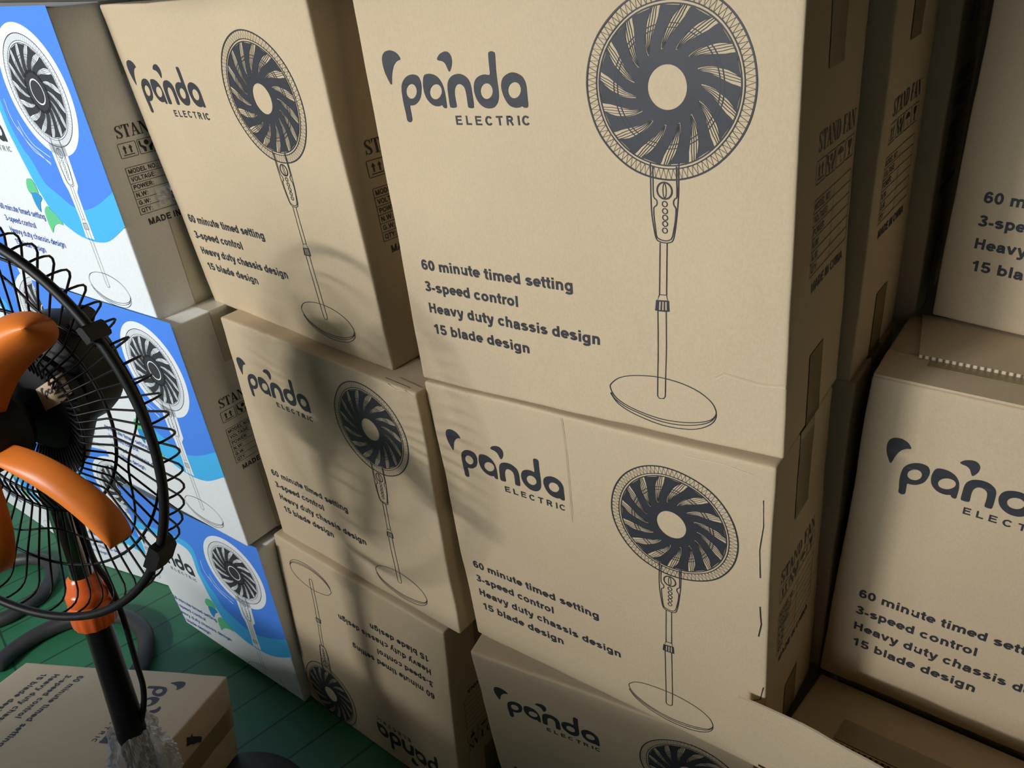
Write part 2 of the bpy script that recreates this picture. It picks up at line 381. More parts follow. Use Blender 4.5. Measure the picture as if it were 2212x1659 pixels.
_gl = {}
def letter(ch, w):
    """centre lines of an upright sans letter: cap height 1, stroke width w"""
    h = w / 2; X = .735
    def arc(cx, cy, rx, ry, a0, a1, n=14):
        return [(cx + rx * math.cos(math.radians(a0 + (a1 - a0) * i / n)), cy + ry * math.sin(math.radians(a0 + (a1 - a0) * i / n))) for i in range(n + 1)]
    l = .10 + h; r = .76 - h; oc, orx, ory = .425, .372 - h, X / 2 - h + .008; my = X / 2
    if ch == ' ': return .39, []
    if ch == 'o': return .853, [arc(oc, my, orx, ory, 0, 360, 28)]
    if ch == 'e': return .78, [arc(oc - .03, my, orx, ory, 0, 318, 26), [(oc - .03 - orx, my), (oc - .03 + orx + h * .9, my)]]
    if ch == 'c': return .78, [arc(oc - .02, my, orx, ory, 38, 322, 24)]
    if ch in 'dgqbp':
        cx = .405 if ch in 'dgq' else .445; rx = .355 - h
        s = [arc(cx, my, rx, ory, 0, 360, 28)]
        if ch == 'd': s.append([(r, 0), (r, 1)])
        if ch == 'b': s.append([(l, 0), (l, 1)])
        if ch == 'p': s.append([(l, -.28), (l, X)])
        if ch == 'g': s.append([(r, X)] + arc((r + .13) / 2, -.045, (r - .13) / 2, .225 - h, 0, -158, 14))
        return .853, s
    if ch == 'a': return .78, [[(.11, .515)] + arc(.37, X - h - .155, .262 - h * .35, .155 + h * .06, 165, 5, 12) + [(.665 - h * .6, .12), (.70 - h * .3, 0)],
                               [(.65 - h * .6, .44), (.42, .40)] + arc(.315, .215, .265 - h, .215 - h * .75, 118, 300, 14) + [(.56, .19), (.65 - h * .6, .28)]]
    if ch in 'nhmu':
        if ch == 'u': return .853, [[(l, X), (l, .27)] + arc((l + r) / 2, .28, (r - l) / 2, .28 - h, 180, 352, 12) + [(r, .3)], [(r, 0), (r, X)]]
        if ch == 'm':
            a, b, c = .10 + h, .635, 1.17 - h
            return 1.24, [[(a, 0), (a, X)], [(a, .44)] + arc((a + b) / 2, .45, (b - a) / 2, X - .45 - h + .01, 172, 0, 10) + [(b, 0)], [(b, .44)] + arc((b + c) / 2, .45, (c - b) / 2, X - .45 - h + .01, 172, 0, 10) + [(c, 0)]]
        return .853, [[(l, 0), (l, 1 if ch == 'h' else X)], [(l, .44)] + arc((l + r) / 2, .45, (r - l) / 2, X - .45 - h + .01, 172, 0, 12) + [(r, 0)]]
    if ch == 'r': return .545, [[(l, 0), (l, X)], [(l, .38)] + arc(l + .24, .40, .24, X - .40 - h * .9, 175, 62, 10)]
    if ch == 'i': return .39, [[(l, 0), (l, X)], [(l, 1 - w * .85), (l, 1)]]
    if ch == 'l': return .39, [[(l, 0), (l, 1)]]
    if ch == 't': return .465, [[(.235, .965), (.235, .22)] + arc(.235 + .14, .20, .14, .20 - h * .9, 180, 290, 8), [(.02, X - h * .8), (.44, X - h * .8)]]
    if ch == 's': return .78, [arc(.385, X - h - .145, .285 - h * .6, .145, 25, 180, 10) + [(.30, .405), (.50, .345)] + arc(.395, h + .145, .300 - h * .6, .150, 20, -160, 12)]
    if ch == 'v': return .78, [[(.01 + h, X), (.39, .02)], [(.77 - h, X), (.39, .02)]]
    if ch == 'y': return .78, [[(.01 + h, X), (.40, .03)], [(.77 - h, X), (.42, -.10), (.34, -.20), (.22, -.225), (.10, -.215)]]
    if ch == '-': return .465, [[(.06, .31), (.42, .31)]]
    if ch == '.': return .39, [[(.19, 0), (.19, w)]]
    if ch == ':': return .465, [[(.22, 0), (.22, w)], [(.22, X - w), (.22, X)]]
    if ch == '0': return .78, [arc(.39, .5, .345 - h, .51 - h, 0, 360, 28)]
    if ch == '6': return .78, [arc(.39, .325, .34 - h, .335 - h, 0, 360, 26), [(.05 + h, .33), (.05 + h, .50)] + arc(.40, .55, .35 - h, .46 - h, 178, 35, 14)]
    if ch == '3': return .78, [arc(.37, .745, .30 - h * .7, .26 - h, 160, -78, 14), arc(.36, .275, .335 - h * .7, .285 - h, 90, -165, 16), [(.28, .535), (.42, .535)]]
    if ch == '1': return .78, [[(.46, 0), (.46, .99)], [(.46, .93), (.36, .80), (.14, .70)]]
    if ch == '5': return .78, [[(.66, 1 - h), (.21, 1 - h), (.145, .46)] , [(.145, .47)] + arc(.375, .325, .335 - h * .7, .33 - h, 132, -165, 18)]
    if ch == 'H': return 1.0, [[(.11 + h, 0), (.11 + h, 1)], [(.89 - h, 0), (.89 - h, 1)], [(.12, .53), (.88, .53)]]
    if ch == 'E': return .93, [[(.11 + h, 0), (.11 + h, 1)], [(.11, 1 - h), (.86, 1 - h)], [(.11, .525), (.80, .525)], [(.11, h), (.88, h)]]
    if ch == 'F': return .85, [[(.11 + h, 0), (.11 + h, 1)], [(.11, 1 - h), (.80, 1 - h)], [(.11, .51), (.72, .51)]]
    if ch == 'L': return .853, [[(.11 + h, 0), (.11 + h, 1)], [(.11, h), (.80, h)]]
    if ch == 'I': return .39, [[(.195, 0), (.195, 1)]]
    if ch == 'T': return .853, [[(.43, 0), (.43, 1)], [(.03, 1 - h), (.83, 1 - h)]]
    if ch in 'CG':
        s = [arc(.51, .5, .45 - h, .515 - h, 38, 322 if ch == 'C' else 335, 26)]
        if ch == 'G': s += [[(.96 - h, .10), (.96 - h, .50)], [(.52, .47), (.96, .47)]]
        return 1.0 if ch == 'C' else 1.08, s
    if ch in 'OQ':
        s = [arc(.54, .5, .49 - h, .515 - h, 0, 360, 30)]
        if ch == 'Q': s.append([(.60, .26), (.98, -.04)])
        return 1.08, s
    if ch == 'D': return 1.0, [[(.11 + h, 0), (.11 + h, 1)], [(.11, 1 - h), (.46, 1 - h)] + arc(.46, .5, .47 - h, .5 - h, 90, -90, 18) + [(.11, h)]]
    if ch in 'PR':
        s = [[(.11 + h, 0), (.11 + h, 1)], [(.11, 1 - h), (.58, 1 - h)] + arc(.58, .705, .30 - h, .295 - h, 90, -90, 12) + [(.11, .41 + h)]]
        if ch == 'R': s.append([(.52, .46), (.68, .32), (.93 - h, 0)])
        return .93 if ch == 'P' else 1.0, s
    if ch == 'M': return 1.16, [[(.10 + h, 0), (.10 + h, 1)], [(1.06 - h, 0), (1.06 - h, 1)], [(.10 + h, 1), (.58, .04)], [(1.06 - h, 1), (.58, .04)]]
    if ch == 'N': return 1.0, [[(.10 + h, 0), (.10 + h, 1)], [(.90 - h, 0), (.90 - h, 1)], [(.10 + h, 1), (.90 - h, 0)]]
    if ch == 'V': return .93, [[(.01 + h, 1), (.465, .02)], [(.92 - h, 1), (.465, .02)]]
    if ch == 'A': return 1.0, [[(h, 0), (.5, .98)], [(1 - h, 0), (.5, .98)], [(.22, .30), (.78, .30)]]
    if ch == 'W': return 1.32, [[(h, 1), (.35, .02)], [(.35, .02), (.66, .98)], [(.66, .98), (.97, .02)], [(.97, .02), (1.32 - h, 1)]]
    if ch == 'Y': return .93, [[(.465, 0), (.465, .45)], [(.465, .42), (h, 1)], [(.465, .42), (.93 - h, 1)]]
    return .5, []

def glyphs(body, bold, space):
    key = (body, bold, space)
    if key in _gl: return _gl[key]
    x = 0.0; vs, fs = [], []
    for ch in body:
        adv, strokes = letter(ch, bold)
        for st in strokes:
            P = [Vector(p) for p in st]
            closed = len(P) > 3 and (P[0] - P[-1]).length < 1e-6
            if closed: P = P[:-1]
            n = len(P); b = len(vs)
            for i in range(n):
                a = P[i - 1] if (closed or i) else P[i]
                c = P[(i + 1) % n] if (closed or i < n - 1) else P[i]
                e1 = (P[i] - a).normalized() if (P[i] - a).length > 1e-9 else (c - P[i]).normalized()
                e2 = (c - P[i]).normalized() if (c - P[i]).length > 1e-9 else e1
                n1, n2 = Vector((-e1.y, e1.x)), Vector((-e2.y, e2.x)); m = (n1 + n2).normalized()
                m = m * (bold / 2 / max(.6, m.dot(n1)))
                vs += [(P[i].x - m.x + x, P[i].y - m.y), (P[i].x + m.x + x, P[i].y + m.y)]
            for i in range(n if closed else n - 1):
                k = (i + 1) % n
                fs.append((b + 2 * i, b + 2 * k, b + 2 * k + 1, b + 2 * i + 1))
        x += adv * space
    _gl[key] = (vs, fs)
    return vs, fs
CAPH = 1.0

def smooth_loop(pts, n=3):
    """closed Catmull-Rom through the traced points"""
    N = len(pts); out = []
    for i in range(N):
        p0, p1, p2, p3 = (Vector(pts[(i + k) % N]) for k in (-1, 0, 1, 2))
        for j in range(n):
            t = j / n
            out.append(tuple(0.5 * ((2 * p1) + (p2 - p0) * t + (2 * p0 - 5 * p1 + 4 * p2 - p3) * t * t + (3 * p1 - p0 - 3 * p2 + p3) * t ** 3)))
    return out

def smooth_open(pts, n=4):
    P = [pts[0]] + list(pts) + [pts[-1]]; out = []
    for i in range(1, len(P) - 2):
        p0, p1, p2, p3 = (Vector(P[i + k]) for k in (-1, 0, 1, 2))
        for j in range(n):
            t = j / n
            out.append(tuple(0.5 * ((2 * p1) + (p2 - p0) * t + (2 * p0 - 5 * p1 + 4 * p2 - p3) * t * t + (3 * p1 - p0 - 3 * p2 + p3) * t ** 3)))
    out.append(tuple(pts[-1]))
    return out

RC, RR = (0.3827, 0.3795), 0.0842       # the drawn fan's guard
def fan_drawing(a, blue=False):
    cx, cy = RC
    P = lambda r, q: (cx + RR * r * math.cos(q), cy + RR * r * math.sin(q))
    line = 0.0011 if not blue else 0.0008
    L0 = 4 if blue else 1
    a.circle(RC, RR * 0.993, line * 1.6, layer=L0 + 1, n=96)
    a.circle(RC, RR * 0.868, line, layer=L0 + 1); a.circle(RC, RR * 0.832, line * 1.2, layer=L0 + 1)
    nz = 92
    z = []
    for i in range(nz):
        z.append(P(0.868, 2 * PI * i / nz)); z.append(P(0.985, 2 * PI * (i + 0.5) / nz))
    a.line(z, line * 1.15, layer=L0 + 1, closed=True, step=1)
    for r in (0.60, 0.645):
        a.circle(RC, RR * r, line * 0.8, layer=L0 + 1)
    # dark hub and fifteen swept blades
    a.disc(RC, RR * 0.39, 'ink', L0, r0=RR * 0.232)
    if blue:
        a.disc(RC, RR * 0.205, 'ink', L0)
    sweep = lambda r: -math.radians(24) * max(0.0, (r - 0.34) / 0.49) ** 1.3
    gapw = lambda r: math.radians(2.0 + 9.0 * min(1, (r - 0.34) / 0.24) ** .8 - 4.5 * max(0, (r - 0.70) / 0.13))
    for k in range(15):
        b0 = 2 * PI * k / 15 + 0.10
        rs = [0.34 + 0.49 * i / 9 for i in range(10)]
        lo, hi = [], []
        for r in rs:
            wd = math.radians(24) - gapw(r)
            lo.append(P(r - 0.01, b0 + sweep(r))); hi.append(P(r, b0 + sweep(r) + wd))
        vs = lo + hi; n = len(rs)
        fs = [(i, i + 1, n + i + 1, n + i) for i in range(n - 1)]
        a.items.append((vs, fs, 'ink', L0))
        for g in (0.15, 0.40, 0.65, 0.90):            # guard wires seen through the gap
            pts = []
            for r in rs[1:]:
                wd = math.radians(24) - gapw(r)
                gap = math.radians(24) - wd
                pts.append(P(r, b0 + sweep(r) + wd + gap * g + 0.16 * (r - 0.6)))
            a.line(pts, line * 0.55, layer=L0 + 1, step=1)
    # control column, knob, buttons
    a.line(smooth_open(ART['pan_o'], 3), line, layer=L0 + 1); a.line(smooth_open(ART['pan_i'], 2), line, layer=L0 + 1)
    a.circle((0.3774, 0.2852), 0.0080, line * 1.5, layer=L0 + 1, n=32)
    a.line(ART['lens'], line * 0.8, layer=L0 + 1, closed=True)
    for (x, y) in ART['btn'][:5]:
        a.circle((x, y), 0.0027, line, layer=L0 + 1, n=20)
    p = ART['pole2']
    a.line([p[0], p[1]], line, layer=L0 + 1); a.line([p[2], p[3]], line, layer=L0 + 1)
    a.line(ART['col_t'], line, layer=L0 + 1, closed=True)
    a.poly([ART['col_d']], 'ink' if not blue else 'greyink', L0)
    s = ART['col_s']
    for i in (0, 2, 4):
        a.line([s[i], s[i + 1]], 0.0015, 'kraft' if not blue else 'whiteink', L0 + 1)
    a.line(ART['pl_l'], line, layer=L0 + 1)
    a.line(smooth_loop(ART['b1'], 3), line, layer=L0 + 1, closed=True)
    a.line(smooth_open(ART['b2'], 4), line, layer=L0 + 1); a.line(smooth_open(ART['b3'], 4), line, layer=L0 + 1)

def logo(a, dx=0.0, dy=0.0, L0=1, small='ink'):
    sh = lambda l: [(p[0] + dx, p[1] + dy) for p in l]
    for k in ('ear1', 'ear2', 'n'): a.poly([sh(smooth_loop(ART[k], 3))], 'ink', L0)
    for k, h in (('p', 'ph'), ('a1', 'a1h'), ('d', 'dh'), ('a2', 'a2h')):
        a.poly([sh(smooth_loop(ART[k], 3)), sh(ART[h])[::-1]], 'ink', L0)
    a.text('ELECTRIC', 0.1268 + dx, 0.3450 + dy, 0.1005, 0.0098, small, L0, 0.20, 1.40)

TEXT = ['60 minute timed setting', '3-speed control', 'Heavy duty chassis design', '15 blade design']
def brown_art():
    a = Art()
    logo(a)
    for t, x, y, w in zip(TEXT, (0.0338, 0.0333, 0.0350, 0.0370), (0.1625, 0.1325, 0.1025, 0.0725), (0.2285, 0.1495, 0.2585, 0.1560)):
        a.text(t, x, y, w, 0.0142, 'ink', 1, 0.215, 1.0)
    fan_drawing(a)
    return a

def blue_art(W=0.5026, H=0.5):
    a = Art()
    dn = lambda l: [(p[0], p[1] - (0.010 if p[1] < 0.26 else 0.0)) for p in l]
    bl, cw = dn(ART['bl_cy']), dn(ART['cy_w'])
    b2, c2 = dn(ART['bl_cy2']), dn(ART['cy_w2'])
    b2[-1] = (W, 0.2365); c2[-1] = (W, 0.1800)
    e = 0.0015
    a.poly([[(e, 0.362)] + smooth_open([(e, 0.362), (0.07, 0.374)] + cw + c2, 3)[1:] + [(W - e, 0.181), (W - e, H - e), (e, H - e)]], 'cyan', 1)
    a.poly([[(e, 0.388)] + smooth_open([(e, 0.388), (0.07, 0.395)] + bl + b2, 3)[1:] + [(W - e, 0.2365), (W - e, H - e), (e, H - e)]], 'blue', 2)
    a.poly([smooth_loop(dn(ART['g1']), 2)], 'green', 3); a.poly([smooth_loop(dn(ART['lf']), 2)], 'leafblue', 3)
    a.poly([smooth_loop(dn(ART['g2']), 2)], 'green', 3)
    # white halo behind the fan drawing
    a.disc(RC, RR * 1.17, 'whiteink', 3)
    a.poly([[(0.352, 0.300), (0.3525, 0.236), (0.3585, 0.221), (0.3605, 0.175), (0.356, 0.140), (0.384, 0.140), (0.384, 0.180), (0.386, 0.222), (0.397, 0.234), (0.403, 0.300)]], 'whiteink', 3)
    m = ART['ml']
    for seg in (m[0:4], m[4:9], m[9:13], [(p[0] - 0.006, p[1] - 0.010) for p in m[4:9]]):
        a.line(smooth_open(seg, 4), 0.0014, 'whiteink', 3)
    fan_drawing(a, True)
    logo(a, -0.024, -0.073, 2, 'greyink')
    for t, y, w in zip(TEXT, (0.1530, 0.1290, 0.1050, 0.0810), (0.1735, 0.1200, 0.2090, 0.1180)):
        a.text(t, 0.0530, y, w, 0.0118, 'textblue', 2, 0.15, 1.0)
    return a

# serif capitals for the side panel, in a unit em (cap height 1)
def serif(ch):
    R = lambda x0, y0, x1, y1: [(x0, y0), (x1, y0), (x1, y1), (x0, y1)]
    def curve(sp):                       # (x, y, width)
        n = len(sp); l, r = [], []
        for i in range(n):
            a, b = Vector(sp[max(0, i - 1)][:2]), Vector(sp[min(n - 1, i + 1)][:2])
            t = (b - a).normalized(); nn = Vector((-t.y, t.x)) * sp[i][2] / 2; c = Vector(sp[i][:2])
            l.append(tuple(c + nn)); r.append(tuple(c - nn))
        return l + r[::-1]
    if ch == 'S': return 0.60, [curve([(0.06, 0.30, .05), (0.09, 0.14, .05), (0.18, 0.05, .06), (0.30, 0.03, .07), (0.42, 0.07, .10), (0.49, 0.17, .15), (0.45, 0.33, .18), (0.30, 0.48, .19), (0.15, 0.62, .18), (0.10, 0.78, .14), (0.17, 0.91, .09), (0.29, 0.97, .06), (0.41, 0.93, .06), (0.48, 0.84, .05), (0.50, 0.70, .05)]), R(0.48, 0.70, 0.53, 1.0), R(0.03, 0.0, 0.08, 0.3)]
    if ch == 'T': return 0.68, [R(0.25, 0, 0.43, 1), R(0.02, 0.94, 0.66, 1), R(0.16, 0, 0.52, 0.05), [(0.02, 0.94), (0.02, 0.72), (0.06, 0.72), (0.14, 0.94)], [(0.66, 0.94), (0.54, 0.94), (0.62, 0.72), (0.66, 0.72)]]
    if ch == 'A': return 0.76, [[(0.30, 1.0), (0.42, 1.0), (0.72, 0.0), (0.52, 0.0)], [(0.10, 0.0), (0.16, 0.0), (0.36, 0.80), (0.31, 0.98)], R(0.19, 0.30, 0.52, 0.36), R(0.0, 0, 0.26, 0.05), R(0.42, 0, 0.78, 0.05)]
    if ch == 'N': return 0.80, [R(0.11, 0, 0.17, 1), R(0.61, 0, 0.67, 1), [(0.08, 1), (0.28, 1), (0.67, 0.12), (0.67, 0), (0.58, 0), (0.08, 0.98)], R(0.02, 0, 0.27, 0.05), R(0.51, 0.95, 0.78, 1), R(0.0, 0.95, 0.2, 1)]
    if ch == 'D': return 0.76, [R(0.10, 0, 0.28, 1), curve([(0.20, 0.97, .06), (0.38, 0.97, .06), (0.52, 0.90, .10), (0.61, 0.74, .16), (0.64, 0.5, .18), (0.61, 0.26, .16), (0.52, 0.10, .10), (0.38, 0.03, .06), (0.20, 0.03, .06)]), R(0.02, 0, 0.2, 0.05), R(0.02, 0.95, 0.2, 1)]
    if ch == 'F': return 0.66, [R(0.10, 0, 0.28, 1), R(0.02, 0.94, 0.62, 1), R(0.2, 0.49, 0.45, 0.55), R(0.02, 0, 0.38, 0.05), R(0.57, 0.72, 0.62, 1), R(0.42, 0.40, 0.47, 0.64)]
    return 0.40, []

def side_art():
    """depth along the right-hand side panel, height"""
    a = Art()
    x = 0.0375
    for ch in 'STAND FAN':
        adv, polys = serif(ch)
        for p in polys: a.poly([[(x + q[0] * 0.0205, 0.3085 + q[1] * 0.0190) for q in p]], 'ink', 1)
        x += adv * 0.0205
    # four handling marks in boxes
    y0, y1 = 0.2790, 0.3010
    for i in range(4):
        x0 = 0.0345 + i * 0.0338; x1 = x0 + 0.0305; c = (x0 + x1) / 2; h = y1 - y0
        a.line([(x0 + .001, y0), (x1 - .001, y0), (x1, y0 + .001), (x1, y1 - .001), (x1 - .001, y1), (x0 + .001, y1), (x0, y1 - .001), (x0, y0 + .001)], 0.0009, layer=1, closed=True)
        q = lambda u, v: (x0 + u * (x1 - x0), y0 + v * h)
        if i == 0:
            for u in (0.32, 0.66):
                a.poly([[q(u - .045, .28), q(u + .045, .28), q(u + .045, .62), q(u - .045, .62)]], 'ink', 1)
                a.poly([[q(u - .11, .60), q(u + .11, .60), q(u, .84)]], 'ink', 1)
            a.poly([[q(.18, .14), q(.82, .14), q(.82, .20), q(.18, .20)]], 'ink', 1)
        elif i == 1:
            a.disc(q(.5, .72), 0.0040, 'ink', 1, 20)
            for sg in (-1, 1):
                a.poly([[q(.5 + sg * .10, .10), q(.5 + sg * .24, .10), q(.5 + sg * .26, .32), q(.5 + sg * .42, .55), q(.5 + sg * .42, .92), q(.5 + sg * .34, .92), q(.5 + sg * .32, .62), q(.5 + sg * .08, .40)]], 'ink', 1)
        elif i == 2:
            a.poly([[q(.15, .55), q(.25, .74), q(.5, .86), q(.75, .74), q(.85, .55)]], 'ink', 1)
            a.line([q(.5, .86), q(.5, .22), q(.58, .14), q(.66, .22)], 0.0010, layer=1)
        else:
            a.poly([[q(.28, .86), q(.72, .86), q(.66, .52), q(.54, .44), q(.54, .22), q(.68, .14), q(.32, .14), q(.46, .22), q(.46, .44), q(.34, .52)]], 'ink', 1)
    # the data table
    tx0, txm, tx1 = 0.0345, 0.1010, 0.1665; ty1, ty0 = 0.2640, 0.1885; rh = (ty1 - ty0) / 6
    for i in range(7): a.line([(tx0, ty0 + i * rh), (tx1, ty0 + i * rh)], 0.0008, layer=1)
    for xx in (tx0, txm, tx1): a.line([(xx, ty0), (xx, ty1)], 0.0008, layer=1)
    for i, (t, w) in enumerate((('MODEL NO.:', 0.053), ('VOLTAGE:', 0.044), ('POWER:', 0.036), ('N.W:', 0.021), ('G.W:', 0.021), ('QTY:', 0.020))):
        a.text(t, tx0 + 0.0035, ty1 - (i + 1) * rh + 0.0028, w, 0.0072, 'ink', 1, 0.19)
    a.text('MADE IN CHINA', 0.0440, 0.1690, 0.112, 0.0105, 'ink', 1, 0.21)
    return a

BROWN, BLUE, SIDE = brown_art(), blue_art(), side_art()

# ------------------------------------------------------------------ cartons
from mathutils import noise as mnoise
W0, H0 = 0.5026, 0.5

class Frame:
    """where a carton stands: its front panel plane (fitted), sheared so that its depth runs level"""
    def __init__(s, pose, scale=1.0, lie=False):
        x, y, z, yaw, tx, ty = pose
        s.c = Vector((x, y, z)); s.yaw = yaw; s.k = scale
        Rz = Matrix.Rotation(yaw, 3, 'Z')
        s.R = Rz @ Matrix.Rotation(tx, 3, 'X') @ Matrix.Rotation(ty, 3, 'Y')
        if lie:
            s.R = s.R @ Matrix.Rotation(-PI / 2, 3, 'X')
            s.dep = s.R @ Vector((0, 1, 0))
        else:
            s.dep = Rz @ Vector((0, 1, 0))
        s.right = s.R @ Vector((1, 0, 0)); s.up = s.R @ Vector((0, 0, 1))
        s.out = -(s.R @ Vector((0, 1, 0)))
    def at(s, w, y, v):
        return s.c + (s.right * (w - W0 / 2) + s.up * (v - H0 / 2)) * s.k + s.dep * y

CARTONS = {}
def carton(key, pose, label, style='brown', flip=False, D=0.2, scale=1.0, quad=None, back=(0, 0), shear=0.0, lie=False,
           front=True, side=True, side_shift=0.0, tape=True, group=None, worn=0.0014, extra=None, top_open=False):
    fr = Frame(pose, scale, lie)
    q = dict(TL=(0, H0), TR=(W0, H0), BL=(0, 0), BR=(W0, 0))
    q.update(quad or {})
    q = {k: Vector(v) for k, v in q.items()}
    seed = Vector((hash_key(key), 3.1, 7.7))
    def raw(s_, y, t_):
        """s_, t_ in 0..1 across and up the panel, y depth"""
        p = q['BL'] * (1 - s_) * (1 - t_) + q['BR'] * s_ * (1 - t_) + q['TL'] * (1 - s_) * t_ + q['TR'] * s_ * t_
        return wv(p.x, y, p.y, t_, s_)
    def wv(w, y, v, t_=None, s_=None):
        P = fr.at(w, y, v)
        if t_ is None: t_ = (v - q['BL'].y) / max(1e-6, q['TL'].y - q['BL'].y)
        if s_ is None: s_ = (w - q['BL'].x) / max(1e-6, q['BR'].x - q['BL'].x)
        yf = y / D
        if not lie:
            P = P + Vector((0, 0, 1)) * yf * (back[0] * max(0, t_) + back[1] * (1 - min(1, t_))) + fr.right * shear * yf * (1 - s_)
        return P
    def wob(P):
        n = mnoise.noise_vector(P * 7.0 + seed) * worn * 1.6 + mnoise.noise_vector(P * 26.0 + seed) * worn * 0.5
        return n
    Wd = ((q['BR'] - q['BL']).length + (q['TR'] - q['TL']).length) / 2
    Hd = ((q['TL'] - q['BL']).length + (q['TR'] - q['BR']).length) / 2
    base = (raw(0, D / 2, 0) + raw(1, D / 2, 0) + raw(0, D, 0) + raw(1, D, 0) + raw(0, 0, 0) + raw(1, 0, 0)) / 6
    if lie: base = fr.at(W0 / 2, D, H0 / 2)
    root = thing('carton', base, label, 'carton', group, fr.yaw if not lie else 0.0)
    inv = Matrix.Rotation(-fr.yaw, 3, 'Z') if not lie else Matrix.Identity(3)
    loc = lambda P: inv @ (P - base)
    # --- the body: a closed box with rounded, slightly worn edges
    r = 0.0035 if style == 'brown' else 0.003
    def lines(L, n):
        a = [0, r * 0.35, r, r + 0.004]
        m = [a[-1] + (L - 2 * a[-1]) * i / n for i in range(1, n)]
        return a + m + [L - x for x in a[::-1]]
    lx, ly, lz = lines(Wd, 22), lines(D, 9), lines(Hd, 22)
    verts, index, faces, mats = [], {}, [], []
    def vid(x, y, z):
        k = (round(x, 6), round(y, 6), round(z, 6))
        if k not in index:
            p = Vector((x, y, z)); i = Vector((min(max(x, r), Wd - r), min(max(y, r), D - r), min(max(z, r), Hd - r)))
            d = p - i
            if d.length > 1e-9: p = i + d.normalized() * r
            P = raw(p.x / Wd, p.y, p.z / Hd)
            index[k] = len(verts); verts.append(loc(P + wob(P)))
        return index[k]
    def grid(A, B, fn, mat):
        for i in range(len(A) - 1):
            for j in range(len(B) - 1):
                faces.append((vid(*fn(A[i], B[j])), vid(*fn(A[i + 1], B[j])), vid(*fn(A[i + 1], B[j + 1])), vid(*fn(A[i], B[j + 1]))))
                mats.append(mat((A[i] + A[i + 1]) / 2, (B[j] + B[j + 1]) / 2))
    brown = style == 'brown'
    fm = 'kraft' if brown else 'white'
    sm = 'kraft' if brown else 'greyside'
    wrap = lambda y: sm if (brown or y > 0.026) else 'white'
    grid(lx, lz, lambda a, b: (a, 0, b), lambda a, b: fm)
    grid(lx[::-1], lz, lambda a, b: (a, D, b), lambda a, b: sm)
    grid(ly, lz, lambda a, b: (Wd, a, b), lambda a, b: wrap(a))
    grid(ly[::-1], lz, lambda a, b: (0, a, b), lambda a, b: wrap(a))
    if not top_open: grid(lx, ly, lambda a, b: (a, b, Hd), lambda a, b: wrap(b))
    grid(lx, ly[::-1], lambda a, b: (a, b, 0), lambda a, b: wrap(b))
    mb = MB()
    for nm in dict.fromkeys(mats):
        mb.mi(nm)
    mb.v = verts; mb.f = faces; mb.m = [mb.mats.index(x) for x in mats]
    # --- print, laid on the panel
    ax, az, fl = (W0 / 1, H0, flip)
    def put(items, mapper, out, flipf):
        for vs, fs, mat, layer in items:
            off = 0.00035 + 0.00012 * layer
            pv = []
            for (a, b) in vs:
                P = mapper(a, b)
                pv.append(loc(P + wob(P) + out * off))
            mb.add(pv, fs, mat)
    if front:
        mp = (lambda a, b: wv(W0 - a, 0, H0 - b)) if flip else (lambda a, b: wv(a, 0, b))
        put((BROWN if brown else BLUE).items, mp, fr.out, flip)
        for it in (extra or []):
            put(it.items, lambda a, b: wv(a, 0, b), fr.out, False)
    if side:
        rout = fr.right
        def sp(d, v):
            if flip: d, v = D - d, H0 - v
            t_ = (v - q['BR'].y) / max(1e-6, q['TR'].y - q['BR'].y)
            return raw(1, d + side_shift, t_)
        put(SIDE.items, sp, rout, flip)
    body = mb.build('body', root)
    # --- tape over the closing seam and down the side panels
    if tape:
        tm = 'tape' if brown else 'cleartape'; hw = 0.024
        def strip(pts, outs):
            vs, fs = [], []
            for P, o in zip(pts, outs):
                for sgn in (-1, 1):
                    Q = P + fr.dep * hw * sgn
                    vs.append(loc(Q + wob(Q) + o * 0.0009))
            for i in range(len(pts) - 1):
                fs.append((2 * i, 2 * i + 1, 2 * i + 3, 2 * i + 2))
            tb.add(vs, fs, tm)
        L_ = (0.12, 0.09) if brown else (0.10, 0.16)
        up, rt = fr.up, fr.right
        for top in (True, False):
            if top and top_open: continue
            tb = MB()
            L = L_[0 if top else 1]; e = 1 if top else 0; sg = 1 if top else -1; o2 = up * sg
            ts = [abs(e - L / Hd * (1 - i / 8)) for i in range(9)]
            pts = [raw(1, D / 2, t) for t in ts] + [raw(s_ / 20, D / 2, e) for s_ in range(20, -1, -1)] + [raw(0, D / 2, t) for t in ts[::-1]]
            outs = [rt] * 8 + [(rt + o2).normalized()] * 2 + [o2] * 19 + [(o2 - rt).normalized()] * 2 + [-rt] * 8
            strip(pts, outs)
            tb.build('packing_tape', root)
    CARTONS[key] = dict(root=root, fr=fr, raw=raw, loc=loc, D=D, W=Wd, H=Hd)
    return root

def hash_key(k):
    return sum(ord(c) * (i + 3) for i, c in enumerate(k)) % 97

def marks(*segs):
    """scuffs and cracks: torn or dark short lines on a front panel"""
    a = Art()
    for pts, w, mat in segs: a.line(pts, w, mat, 1, step=0.01)
    return a

